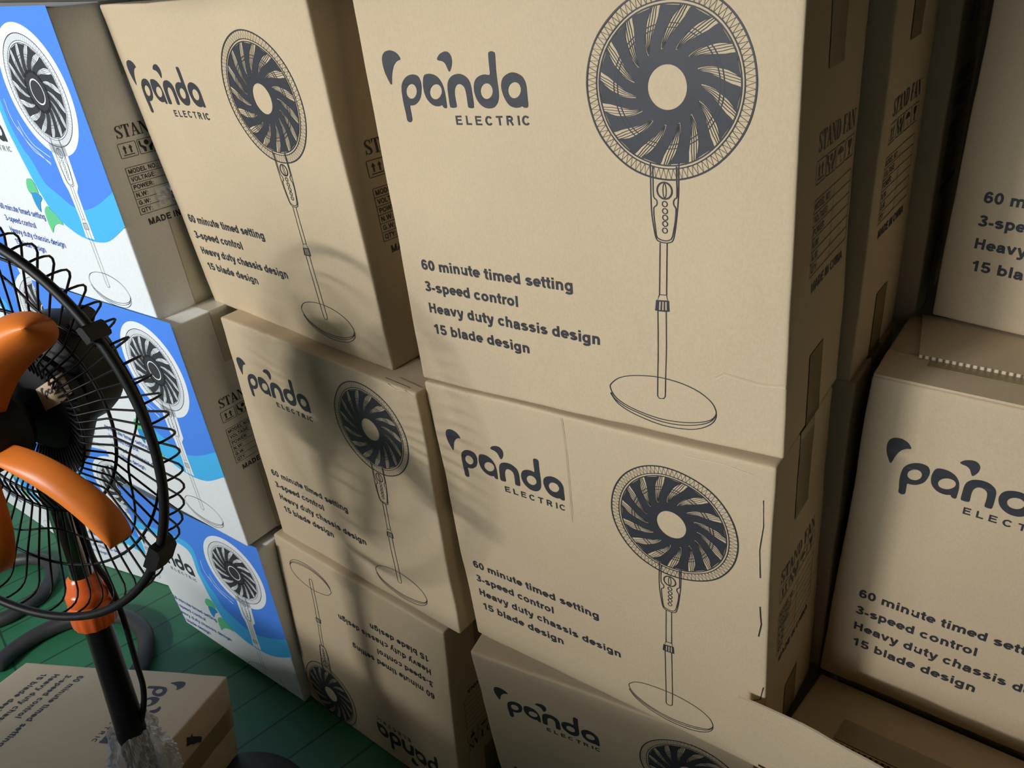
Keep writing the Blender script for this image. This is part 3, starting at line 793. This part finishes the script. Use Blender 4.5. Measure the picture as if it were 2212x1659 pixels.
POSE = {
'A': (-0.4705, 0.6802, 1.2201, 0.0226, 0.0095, -0.0155),
'D': (-0.4608 * 1.012, 0.6747 * 1.012, 1.465 - 0.7412 * 1.012, 0.0094, 0.0265, -0.0197),
'B': (-1.0343, 0.6760, 1.2143, -0.0717, 0.1007, 0.0145),
'C': (-0.9731, 0.6684, 0.7196, -0.0409, 0.0159, 0.0068),
'E': (-1.0192, 0.6445, 0.2000, -0.0248, -0.0643, 0.0041),
'F': (-0.4564, 0.7172, 0.1944, 0.1463, 0.0919, -0.0024),
'H': (0.0649, 0.8957, 0.7270, 0.0080, -0.0271, 0.0279),
'K': (0.0983, 1.0470, 1.2340, -0.1673, 0.0214, 0.0271),
'N': (-1.4174 * 0.97, 0.1719 * 0.97, 1.465 - 1.2321 * 0.97, -1.0925, -0.0100, -0.2593),
'L1': (-1.4821 * 1.04, 0.5747 * 1.04, 1.465 - 0.2257 * 1.04, 0.0149, 0.0350, 0.0420),
'L2': (-1.4591 * 1.03, 0.5896 * 1.03, 1.465 - 0.7178 * 1.03, 0.0079, 0.0190, 0.0092),
'L3': (-1.4857, 0.6080, 0.2249, 0.0560, 0.0029, 0.0125),
'M3': (-2.0415, 0.6386, 0.2270, 0.2080, 0.03, 0.0),
'M2': (-2.0380, 0.6290, 0.7300, 0.2130, -0.003, -0.003),
'M1': (-2.0660, 0.6300, 1.2420, 0.2130, 0.0, 0.0),
'P3': (-2.5700, 0.6120, 0.2300, 0.0, 0.0, 0.0),
'A2': (-0.4530, 0.8950, 1.2220, 0.0, 0.0, 0.0),
'A3': (-0.4290, 1.1070, 1.2180, 0.02, 0.0, 0.0),
'D2': (-0.4500, 0.9060, 0.7180, 0.0, 0.0, 0.0),
'F2': (-0.4640, 0.9760, 0.2300, 0.0, 0.0, 0.0),
'J2': (0.0800, 0.9100, 0.2300, 0.0, 0.0, 0.0),
}
W, H = W0, H0
carton('A', POSE['A'], 'largest brown fan carton, topmost of the centre stack, with all four text lines unobstructed',
       quad=dict(BR=(W + .004, .003), BL=(-.003, -.005)), side_shift=0.022, extra=[marks(([(.430, .089), (.440, .096), (.452, .094), (.478, .091), (.505, .094)], .0009, 'crease'), ([(.432, .086), (.441, .0935), (.453, .0915), (.479, .0885), (.505, .0915)], .0012, 'torn'))], group='brown fan cartons')
carton('D', POSE['D'], 'brown fan carton under the largest centre carton, a vertical crease beside its logo',
       scale=1.012, quad=dict(TR=(W + .002, H), TL=(.009, H - .005), BL=(.010, .003)), group='brown fan cartons',
       extra=[marks(([(.4925, .455), (.4945, .42), (.4915, .385), (.4935, .345)], .0011, 'dark'), ([(.4935, .30), (.4955, .272), (.4925, .25)], .0016, 'dark'),
                    ([(.500, .165), (.4965, .140), (.480, .126)], .0012, 'dark'), ([(.4920, .455), (.4935, .42), (.4900, .385), (.4920, .345)], .0010, 'torn'),
                    ([(.40, .487), (.45, .489), (.48, .485)], .0012, 'torn'), ([(.2370, .494), (.2376, .44), (.2362, .37), (.2366, .33)], .0024, 'crease'), ([(.2392, .494), (.2398, .44), (.2386, .37), (.2390, .34)], .0012, 'torn'))])
carton('B', POSE['B'], 'brown fan carton topping the stack between the blue-white cartons and the largest carton',
       quad=dict(TL=(.017, H + .004), TR=(W + .026, H), BL=(.006, -.002), BR=(W - .006, -.011)), shear=0.02, group='brown fan cartons')
carton('C', POSE['C'], 'brown fan carton midway up the second stack from the left, crossed by fan shadows',
       quad=dict(TL=(.019, H - .002), TR=(W + .003, H - .020)), group='brown fan cartons',
       extra=[marks(([(.450, .482), (.470, .476), (.485, .480), (.503, .472)], .0016, 'torn'), ([(.45, .492), (.50, .488)], .0012, 'dark'))])
carton('E', POSE['E'], 'upside-down brown fan carton standing on the green floor under two others',
       flip=True, quad=dict(TL=(.030, H + .020), TR=(W + .010, H + .011), BL=(.032, .052), BR=(W + .004, .052)), back=(.006, 0), group='brown fan cartons')
carton('F', POSE['F'], 'lowest brown carton of the centre stack, only its logo and fan top in frame',
       quad=dict(TR=(.478, H), BR=(.478, .055), BL=(0, .055)), back=(.014, 0), group='brown fan cartons')
carton('H', POSE['H'], 'brown carton at the right edge with taped top showing, logo cut by the frame', tape=False, group='brown fan cartons')
carton('K', POSE['K'], 'dim brown carton at the upper right edge, set back on the taped one', tape=True, group='brown fan cartons')
carton('A2', POSE['A2'], 'dim brown carton right behind the largest centre carton, data table on its side', front=False, group='brown fan cartons')
carton('A3', POSE['A3'], 'dim brown carton furthest behind the largest one, a narrow strip beside the black gap', front=False, group='brown fan cartons')
carton('D2', POSE['D2'], 'dim brown carton behind the creased centre carton, a narrow strip left of the taped one', front=False, group='brown fan cartons')
carton('F2', POSE['F2'], 'lowest brown carton in the dark behind the centre stack', front=False, side=False, quad=dict(TL=(0, .478), TR=(W, .478), BL=(0, .022), BR=(W, .022)), group='brown fan cartons')
carton('J2', POSE['J2'], 'lowest brown carton in the dark under the lower right carton', front=False, side=False, quad=dict(TL=(0, .484), TR=(W, .484), BL=(0, .022), BR=(W, .022)), group='brown fan cartons')
carton('L1', POSE['L1'], 'blue and white fan carton at the top left corner, topmost of its stack', style='blue', scale=1.04, D=0.205,
       quad=dict(TR=(W - .003, H - .004), BR=(W - .006, .009), BL=(0, .006)), worn=.0, group='blue and white fan cartons')
carton('L2', POSE['L2'], 'middle blue and white fan carton of its stack, partly hidden by the fan guard', style='blue', scale=1.03,
       quad=dict(TL=(0, H - .010), TR=(W - .003, H - .010), BR=(W - .006, .004), BL=(0, .004)), worn=.0, group='blue and white fan cartons')
carton('L3', POSE['L3'], 'bottom blue and white fan carton right of the fan pole, lower edge crushed on floor', style='blue',
       quad=dict(TL=(0, .485), TR=(W - .006, .485), BL=(.066, .072), BR=(W - .008, .0265)), worn=.0, group='blue and white fan cartons')
carton('M3', POSE['M3'], 'blue and white fan carton on the floor directly behind the chrome fan pole', style='blue',
       quad=dict(BL=(0, .024), BR=(W, .024), TL=(0, .49), TR=(W, .49)), worn=.0, group='blue and white fan cartons')
carton('M2', POSE['M2'], 'blue and white fan carton seen through the fan guard beside the black motor', style='blue', scale=1.02,
       quad=dict(TL=(0, H - .004), TR=(W, H - .004)), worn=.0, group='blue and white fan cartons')
carton('M1', POSE['M1'], 'upside-down blue and white carton at left frame edge, only a corner above the fan', style='blue', scale=1.02, flip=True, worn=.0, group='blue and white fan cartons')
carton('N', POSE['N'], 'brown fan carton lying on its back at bottom left, print facing up', scale=0.97, D=0.190, lie=True, side=False, group='brown fan cartons')

carton('P3', POSE['P3'], 'blue and white fan carton on the floor at the left frame edge', style='blue', side=False,
       quad=dict(BL=(0, .021), BR=(W, .021), TL=(0, .49), TR=(W, .49)), worn=.0, group='blue and white fan cartons')

# ------------------------------------------------------------------ flaps on the taped top of the right-edge carton
def slab(mb, P, thick, mat, edge=None):
    """a sheet of board: P = 4 corners (front-left, front-right, back-right, back-left), thickness downwards along its normal"""
    P = [Vector(p) for p in P]
    n = (P[1] - P[0]).cross(P[3] - P[0]).normalized()
    Q = [p - n * thick for p in P]
    mb.add(P + Q, [(0, 1, 2, 3), (7, 6, 5, 4), (1, 5, 6, 2), (2, 6, 7, 3), (3, 7, 4, 0)], mat)
    mb.add([P[0], P[1], Q[1], Q[0]], [(0, 3, 2, 1)], edge or mat)

c = CARTONS['H']; rt, lc, raw = c['root'], c['loc'], c['raw']
up = Vector((0, 0, 1))
def topH(s, y, z=0.0): return lc(raw(s, y, 1) + up * z)
mb = MB()
slab(mb, [topH(.002, .002, .0035), topH(.998, .002, .0035), topH(.998, .072, .0035), topH(.002, .072, .0035)], .0032, 'kraft')
mb.build('front_flap', rt, False)
mb = MB()
slab(mb, [topH(.075, .066, .0085), topH(.998, .066, .0085), topH(.998, .198, .0045), topH(.03, .198, .0045)], .0042, 'kraft', 'edge')
mb.build('back_flap', rt, False)
mb = MB()
slab(mb, [topH(.10, .048, .0045), topH(.995, .048, .0045), topH(.995, .0655, .0045), topH(.10, .0655, .0045)], .0006, 'tape')
mb.build('packing_tape', rt, False)

# ------------------------------------------------------------------ open carton at bottom right, front flap up
FL, FR_, BL_, BR_ = Vector((-.207, .679, 0)), Vector((.275, .668, 0)), Vector((-.190, .886, 0)), Vector((.292, .876, 0))
ZT, ZB = 0.500, 0.474
root = thing('carton', (0.03, 0.79, 0), 'open brown carton at the bottom right corner with one flap standing straight up', 'carton', 'brown fan cartons')
lj = lambda P: P - Vector((0.03, 0.79, 0))
mb = MB()
def wall4(a, b, mat='kraft', th=.004):
    """one upright side of the carton between two floor points"""
    n = (b - a).cross(Vector((0, 0, 1))).normalized() * th
    vs = []
    for z in (0, 1):
        for p in (a, b, b - n, a - n):
            k = min(1, max(0, (p.y - .675) / .207))
            vs.append(lj(p + Vector((0, 0, z * (ZT + (ZB - ZT) * k)))))
    mb.add(vs, [(0, 1, 5, 4), (1, 2, 6, 5), (2, 3, 7, 6), (3, 0, 4, 7), (4, 5, 6, 7), (3, 2, 1, 0)], mat)
wall4(FL, FR_); wall4(FR_, BR_); wall4(BR_, BL_); wall4(BL_, FL)
mb.add([lj(p + Vector((0, 0, .004))) for p in (FL, FR_, BR_, BL_)], [(0, 1, 2, 3)], 'kraft')
sharp(mb.build('body', root))
# inner flaps folded in over the contents
mb = MB()
g = lambda s, y, z: lj(FL.lerp(FR_, s).lerp(BL_.lerp(BR_, s), y) + Vector((0, 0, z + (ZB - ZT) * y)))
slab(mb, [g(.012, .03, ZT - .004), g(.20, .03, ZT - .008), g(.20, .97, ZT - .008), g(.012, .97, ZT - .004)], .004, 'kraft')
mb.build('side_flap', root, False)
mb = MB()
slab(mb, [g(.80, .03, ZT - .008), g(.988, .03, ZT - .004), g(.988, .97, ZT - .004), g(.80, .97, ZT - .008)], .004, 'kraft')
mb.build('side_flap', root, False)
mb = MB()
slab(mb, [g(.005, .44, ZT + .004), g(.995, .44, ZT + .004), g(.995, .995, ZT + .002), g(.005, .995, ZT + .002)], .004, 'kraft', 'edge')
mb.build('back_flap', root, False)
mb = MB()
for (s0, s1) in ((.125, .55),):
    slab(mb, [g(s0, .455, ZT + .0052), g(s1, .455, ZT + .0052), g(s1, .66, ZT + .0050), g(s0, .66, ZT + .0050)], .0007, 'tape')
mb.build('packing_tape', root, False)
# the flap standing up, slightly wider than the box
mb = MB()
n = 26; vs, fs, = [], []
a0, a1 = FL + Vector((-.030, -.005, 0)), FR_ + Vector((.010, -.005, 0))
for k, dy in enumerate((0.0, .0032)):
    for i in range(n + 1):
        p = a0.lerp(a1, i / n)
        wz = .0015 * math.sin(i * 1.9) + .001 * math.sin(i * 4.3)
        for j in range(7):
            t = j / 6
            vs.append(lj(p + Vector((0, dy - .010 * t + .004 * math.sin(i * .5) * t, ZT + .003 + t * .120 + (wz if j == 6 else 0)))))
o = (n + 1) * 7
for i in range(n):
    for j in range(6):
        a = i * 7 + j
        fs.append((a, a + 7, a + 8, a + 1)); fs.append((o + a, o + a + 1, o + a + 8, o + a + 7))
for j in range(6):
    fs.append((j, j + 1, o + j + 1, o + j)); e = n * 7
    fs.append((e + j, o + e + j, o + e + j + 1, e + j + 1))
for i in range(n):
    fs.append((i * 7, o + i * 7, o + i * 7 + 7, i * 7 + 7))
mb.add(vs, fs, 'kraft')
tv = []
tf = []
for i in range(n + 1):
    tv += [vs[i * 7 + 6], vs[o + i * 7 + 6]]
for i in range(n):
    tf.append((2 * i, 2 * i + 2, 2 * i + 3, 2 * i + 1))
mb.add(tv, tf, 'torn')
mb.add([lj(p + Vector((0, -.0052, z))) for z in (ZT - .002, ZT + .004) for p in (FL, FR_)], [(0, 1, 3, 2)], 'dark')
sharp(mb.build('raised_flap', root), 50)

c = CARTONS['N']
mb = MB(); fr = c['fr']
def endN(d_, w_): return c['loc'](fr.at(w_, d_, H0) + fr.up * .0022)
blot = [(a_, b_ - .085) for a_, b_ in [(.055, .205), (.043, .222), (.036, .230), (.030, .226), (.034, .236), (.026, .246), (.036, .246), (.044, .250), (.048, .238), (.056, .228), (.060, .216), (.068, .206), (.062, .200)]]
mb.add([endN(a, b) for a, b in blot], [tuple(range(len(blot)))], 'ink')
o = mb.build('painted_mark', c['root'], False); o['label'] = 'black paint mark on the carton end'

# ------------------------------------------------------------------ crumpled clear film on the side of the top left carton
c = CARTONS['L1']
mb = MB(); vs, fs = [], []
for i in range(9):
    for j in range(7):
        P = c['raw'](1, .070 + .006 * i, .44 - .010 * j)
        nz = mnoise.noise(Vector((i * .9, j * 1.1, 3)))
        P = P + c['fr'].right * (.006 + .010 * nz) + c['fr'].up * .004 * mnoise.noise(Vector((j * 1.3, i, 9)))
        vs.append(c['loc'](P))
for i in range(8):
    for j in range(6): fs.append((i * 7 + j, i * 7 + j + 1, i * 7 + j + 8, i * 7 + j + 7))
mb.add(vs, fs, 'bag')
o = mb.build('tape_scrap', c['root'], False); o['label'] = 'crumpled clear tape scrap'

# ------------------------------------------------------------------ the orange and black pedestal fan
FC = Vector((-0.9782, 0.2161, 1.0480)); FX = Vector((0.9437, 0.3307, 0)); FY = Vector((-0.0384, 0.1096, 0.9932)); FN = Vector((0.3285, -0.9373, 0.1161))
BASE = Vector((-1.125, 0.315, 0.0))
fan = thing('pedestal_fan', BASE, 'black pedestal fan with orange blades, its wire guard open at the front', 'fan')
lf = lambda P: Vector(P) - BASE
F = lambda x, y, dep: FC + FX * x + FY * y - FN * dep - BASE          # fan coordinates; dep is measured backwards
RG = 0.2515
pol = lambda r, q, dep: F(r * math.cos(q), r * math.sin(q), dep)

# rim band with its two clips
mb = MB()
mb.tube([pol(RG, 2 * PI * i / 120, .001) for i in range(120)], .0053, 'blackplastic', 12, True)
rim = mb.build('guard_rim', fan)
for (x, y, s) in ((.2227, -.129, 1.0), (.2130, .1350, .55), (-.20, .16, 1.0), (-.15, -.205, 1.0)):
    q = math.atan2(y, x); mb = MB()
    e1, e2 = FX * math.cos(q) + FY * math.sin(q), -FX * math.sin(q) + FY * math.cos(q)
    cc = pol(RG + .002, q, 0)
    vs = []
    for (a, b) in ((-1, .55), (-.7, 1), (.7, 1), (1, .55), (1, -.8), (-1, -.8)):
        for d in (-.013, .015): vs.append(cc + e2 * a * .016 * s + e1 * b * .009 * s - FN * d)
    mb.add(vs, [(0, 2, 4, 6, 8, 10), (11, 9, 7, 5, 3, 1)] + [(2 * i, 2 * i + 1, (2 * i + 3) % 12, (2 * i + 2) % 12) for i in range(6)], 'blackplastic')
    sharp(mb.build('clip', rim), 30)

# rear guard: bent wires, two wire rings, a wavy stiffener
mb = MB()
wp = [(RG, .002), (RG + .003, .014), (RG + .0035, .024), (RG + .002, .031), (RG - .003, .0365), (RG - .011, .0405), (.205, .046), (.1375, .0600), (.130, .0605), (.104, .0480), (.098, .0475), (.048, .074)]
NW = 70
for k in range(NW):
    q = 2 * PI * (k + .5) / NW
    mb.tube([pol(r, q, d) for r, d in wp], .00135, 'blackwire', 6)
for r, d, w in ((.2065, .0475, .0019), (.1345, .0620, .0022), (.101, .0490, .0016)):
    mb.tube([pol(r, 2 * PI * i / 90, d) for i in range(90)], w, 'blackwire', 6, True)
mb.tube([pol(.176 + .018 * math.sin(q * 5), q, .0545) for q in [2 * PI * i / 160 for i in range(160)]], .0014, 'blackwire', 6, True)
mb.build('rear_guard', fan)

# rotor hub and blades
mb = MB()
mb.lathe([(0, -.028), (.020, -.026), (.040, -.018), (.047, -.004), (.048, .030), (.040, .042), (.012, .044), (.010, .075), (0, .075)], F(0, 0, 0), -FN, 'blackplastic', 48)
sharp(mb.build('rotor_hub', fan))
def blade(ang):
    mb = MB(); nr, nc = 22, 11; A, B = [], []
    for i in range(nr + 1):
        t = math.sin(i / nr * PI / 2)
        r = .035 + .174 * t
        beta = math.radians(26 - 15.6 * t)
        half = .0116 + .0165 * math.sin(min(1, t / .62) * PI / 2)
        k = max(0, min(1, (t - .78) / .22))
        if k > 0: half *= math.sqrt(max(0, 1 - k * k)) * .94 + .06 * (1 - k)
        for j in range(nc):
            s = -1 + 2 * j / (nc - 1)
            u = s * half + .0188 * math.sin(t * PI)
            q = ang - .0914 * t + u * math.cos(beta) / max(r, .05)
            dep = -u * math.sin(beta) - .010 + .030 * (s * s - .4)
            A.append(pol(r, q, dep)); B.append(pol(r, q, dep + .0022))
    o = len(A); fs = []
    for i in range(nr):
        for j in range(nc - 1):
            a = i * nc + j
            fs.append((a, a + nc, a + nc + 1, a + 1)); fs.append((o + a, o + a + 1, o + a + nc + 1, o + a + nc))
    loop = [j for j in range(nc)] + [i * nc + nc - 1 for i in range(1, nr + 1)] + [nr * nc + j for j in range(nc - 2, -1, -1)] + [i * nc for i in range(nr - 1, 0, -1)]
    for i in range(len(loop)):
        a, b = loop[i], loop[(i + 1) % len(loop)]
        fs.append((a, b, o + b, o + a))
    mb.add(A + B, fs, 'orange')
    return sharp(mb.build('blade', fan), 50)
for a in (49, -27.5, -103.5, -175, 120):
    blade(math.radians(a))

# motor housing with its mounting plate, gearbox knob, neck and rating label
mb = MB()
mo = F(.020, .042, 0)
mb.lathe([(0, .072), (.058, .072), (.070, .080), (.074, .094), (.074, .128), (.070, .140), (.056, .150), (.020, .156), (0, .156)], mo, -FN, 'blackplastic', 48)
mb.lathe([(0, .0645), (.062, .0650), (.064, .076), (.050, .080), (0, .080)], F(.026, .018, 0), -FN, 'blackplastic', 48)
mb.lathe([(0, .078), (.040, .078), (.046, .09), (.046, .125), (.040, .135), (0, .137)], F(-.045, .015, 0), -FN, 'blackplastic', 36)
sharp(mb.build('motor_housing', fan))
mb = MB()
mb.tube([F(.060, .088, .115), F(.072, .104, .115), F(.082, .118, .115)], [.010, .013, .012], 'blackplastic', 14)
sharp(mb.build('swing_knob', fan))
mb = MB()
lab = [(.0300, .0350), (.0790, .0600), (.0855, .0340), (.064, .020), (.0350, .0070)]
vs = [F(x, y, .0630) for x, y in lab]
mb.add(vs + [v - FN * .001 for v in vs], [(0, 1, 2, 3, 4), (9, 8, 7, 6, 5)], 'kraft')
t = Art(); logo(t, 0, 0, 1)
for vs_, fs_, m_, l_ in t.items:
    pv = []
    for (a, b) in vs_:
        u, v = (a - .13) / .20, (b - .385) / .20
        x, y = .0565 + u * .036 + v * -.006, .0375 + u * .0190 + v * .040
        pv.append(F(x, y, .0626))
    mb.add(pv, fs_, 'ink')
o = mb.build('rating_label', fan, False); o['label'] = 'kraft paper label with black lettering'

PT, PB = lf((-1.0726, 0.2888, 0.8899)), lf((-1.0696, 0.2413, 0.4321))
at = lambda t: PT + (PB - PT) * t
mb = MB()
mb.tube([F(.012, .01, .115), F(-.004, -.035, .115), F(-.018, -.075, .115), at(-.04), at(.03)], [.044, .036, .030, .021, .019], 'blackplastic', 28)
sharp(mb.build('neck', fan), 50)
mb = MB(); mb.tube([at(-.02), at(.45)], .0165, 'chrome', 28); sharp(mb.build('chrome_pole', fan), 50)
ax = (PB - PT).normalized()
mb = MB()
L = (PB - PT).length
gx = lambda q, h: 1 + (.035 * math.cos(q * 12) if h > L * .085 else 0)
mb.lathe([(.0155, -.006), (.0215, 0), (.0235, .016), (.0270, .020), (.0290, .024), (.0295, .034), (.0275, .040), (.0300, .044), (.0310, .052), (.0310, .074), (.0295, .080), (.0200, .083), (.0155, .083)],
         at(.315), ax, 'orangeglossy', 72, fn=lambda q, h: 1 + (.018 * math.cos(q * 14) if h > .05 else 0))
sharp(mb.build('height_collar', fan), 40)
mb = MB(); mb.tube([at(.48), at(.75), at(1.0), at(1.35), at(1.80)], [.0190, .0205, .0225, .0230, .0235], 'blacksteel', 32); sharp(mb.build('lower_pole', fan), 50)
mb = MB()
mb.lathe([(.172, 0), (.182, .005), (.183, .014), (.174, .021), (.11, .032), (.06, .046), (.048, .058), (.044, .075), (0, .078)], (0, 0, 0), (0, 0, 1), 'greysteel', 72)
sharp(mb.build('base', fan), 35)
mb = MB()
cab = [(-1.0613, 0.2963, 0.8691), (-1.0568, 0.2979, 0.8331), (-1.0589, 0.2937, 0.7932), (-1.0577, 0.292, 0.7603), (-1.0483, 0.2965, 0.73), (-1.0449, 0.2944, 0.683), (-1.0436, 0.2915, 0.6482), (-1.0441, 0.2859, 0.6042), (-1.0429, 0.2808, 0.5592), (-1.0414, 0.2781, 0.5317), (-1.0458, 0.2693, 0.4952), (-1.0554, 0.2564, 0.4588), (-1.0624, 0.2466, 0.4312)]
pts = []
for i in range(len(cab) - 1):
    for j in range(4): pts.append(lf(Vector(cab[i]).lerp(Vector(cab[i + 1]), j / 4)))
pts.append(lf(cab[-1]))
for _ in range(4):
    pts = [pts[0]] + [(pts[i - 1] + pts[i] * 2 + pts[i + 1]) / 4 for i in range(1, len(pts) - 1)] + [pts[-1]]
mb.tube(pts, .0044, 'cable', 10)
mb.build('power_cable', fan)

# ------------------------------------------------------------------ crumpled polythene bag round the foot of the pole
bc = Vector((-1.0720, 0.2330, 0.0))
bag = MB(); vs, fs = [], []
nb, nh = 110, 80
for j in range(nh + 1):
    t = j / nh
    z = .452 - .34 * t
    rad = .034 + .024 * math.sin(min(1, t * 3.2) * PI / 2) - .012 * max(0, t - .6)
    ctr = Vector((-1.0690 - .010 * t, 0.2435 - .045 * t, 0))
    for i in range(nb):
        q = 2 * PI * i / nb
        p = Vector((math.cos(q), math.sin(q), z * 11))
        w_ = mnoise.noise_vector(p * 1.3) * .8
        nz = .55 * mnoise.noise(p * 1.1) + .8 * (1 - abs(mnoise.noise((p + w_) * 1.7))) ** 2 + .45 * (1 - abs(mnoise.noise((p + w_) * 3.9))) ** 3 - .35
        r = max(.0250, rad * (.74 + .34 * nz))
        zz = z + .012 * mnoise.noise(p * 1.5)
        vs.append(Vector((ctr.x + r * math.cos(q), ctr.y + r * math.sin(q), zz)) - bc)
for j in range(nh):
    for i in range(nb):
        fs.append((j * nb + i, (j + 1) * nb + i, (j + 1) * nb + (i + 1) % nb, j * nb + (i + 1) % nb))
bag.add(vs, fs, 'bag')
o = bag.build('plastic_bag', None, False); o.location = bc
tag(o, 'crumpled clear plastic bag wrapped around the foot of the fan pole', 'bag')

# ------------------------------------------------------------------ spare tubular fan bases on the floor behind
def arc_base(name, c, r, a0, a1, tube, label, mat='greysteel'):
    mb = MB(); c = Vector(c)
    pts = [Vector((r * math.cos(a), r * math.sin(a), tube + .001)) for a in [a0 + (a1 - a0) * i / 48 for i in range(49)]]
    mb.tube(pts, tube, mat, 16)
    o = mb.build(name, None); o.location = c
    return tag(o, label, 'fan base', 'loose fan bases on the floor')
arc_base('fan_base', (-1.829, .335, 0), .200, math.radians(-12), math.radians(205), .021, 'dark curved tubular fan base on the green floor just behind the lying carton')
arc_base('fan_base', (-2.315, .385, 0), .140, math.radians(-75), math.radians(190), .019, 'smaller dark curved tubular fan base farther left, behind the fan guard')

# ------------------------------------------------------------------ dark plastic sheet over the stacks
mb = MB(); vs, fs = [], []
nx, ny = 60, 16
for i in range(nx + 1):
    for j in range(ny + 1):
        x = -2.35 + 2.45 * i / nx; y = .64 + .62 * j / ny
        zt = 1.502 if x < -1.25 else (1.488 if x < -.75 else 1.497)
        z = zt + .020 + .030 * abs(mnoise.noise(Vector((x * 5, y * 7, 1)))) + .012 * mnoise.noise(Vector((x * 17, y * 17, 4))) + .03 * j / ny
        vs.append(Vector((x, y + .02 * mnoise.noise(Vector((x * 6, 2, 2))), z)))
for i in range(nx):
    for j in range(ny):
        a = i * (ny + 1) + j
        fs.append((a, a + ny + 1, a + ny + 2, a + 1))
mb.add(vs, fs, 'sheet')
o = mb.build('plastic_sheet', None, True)
tag(o, 'dark brown plastic sheet lying over the tops of the carton stacks', 'sheet')

# ------------------------------------------------------------------ the room, plus unseen blockers that only cast shadows
def struct(name, mb, smooth=False):
    o = mb.build(name, None, smooth); o['kind'] = 'structure'; return o
mb = MB(); mb.add([(-4.5, -4.5, 0), (3.0, -4.5, 0), (3.0, 2.2, 0), (-4.5, 2.2, 0)], [(0, 1, 2, 3)], 'floor'); struct('floor', mb)
mb = MB(); mb.box((-.75, 2.25, 1.3), (3.75, .05, 1.3), 'wall'); struct('wall_back', mb)
mb = MB(); mb.box((3.05, -1.15, 1.3), (.05, 3.35, 1.3), 'wall'); struct('wall_right', mb)
mb = MB(); mb.box((-.75, -.6, 2.65), (3.85, 2.9, .05), 'ceil'); struct('ceiling', mb)
mb = MB(); mb.box((.65, -.30, 2.18), (1.90, .04, .42), 'wall'); mb.box((1.01, -.30, 2.14), (1.54, .039, .45), 'wall'); struct('shadow_blocker_1', mb)  # unseen beam with a lower step, added to shade the carton tops
mb = MB(); mb.box((-.66, -.96, .60), (.96, .06, .60), 'wall'); mb.box((-1.00, -.96, .68), (.22, .059, .68), 'wall'); struct('shadow_blocker_2', mb)  # unseen low walls, added to keep daylight off the lower cartons and floor
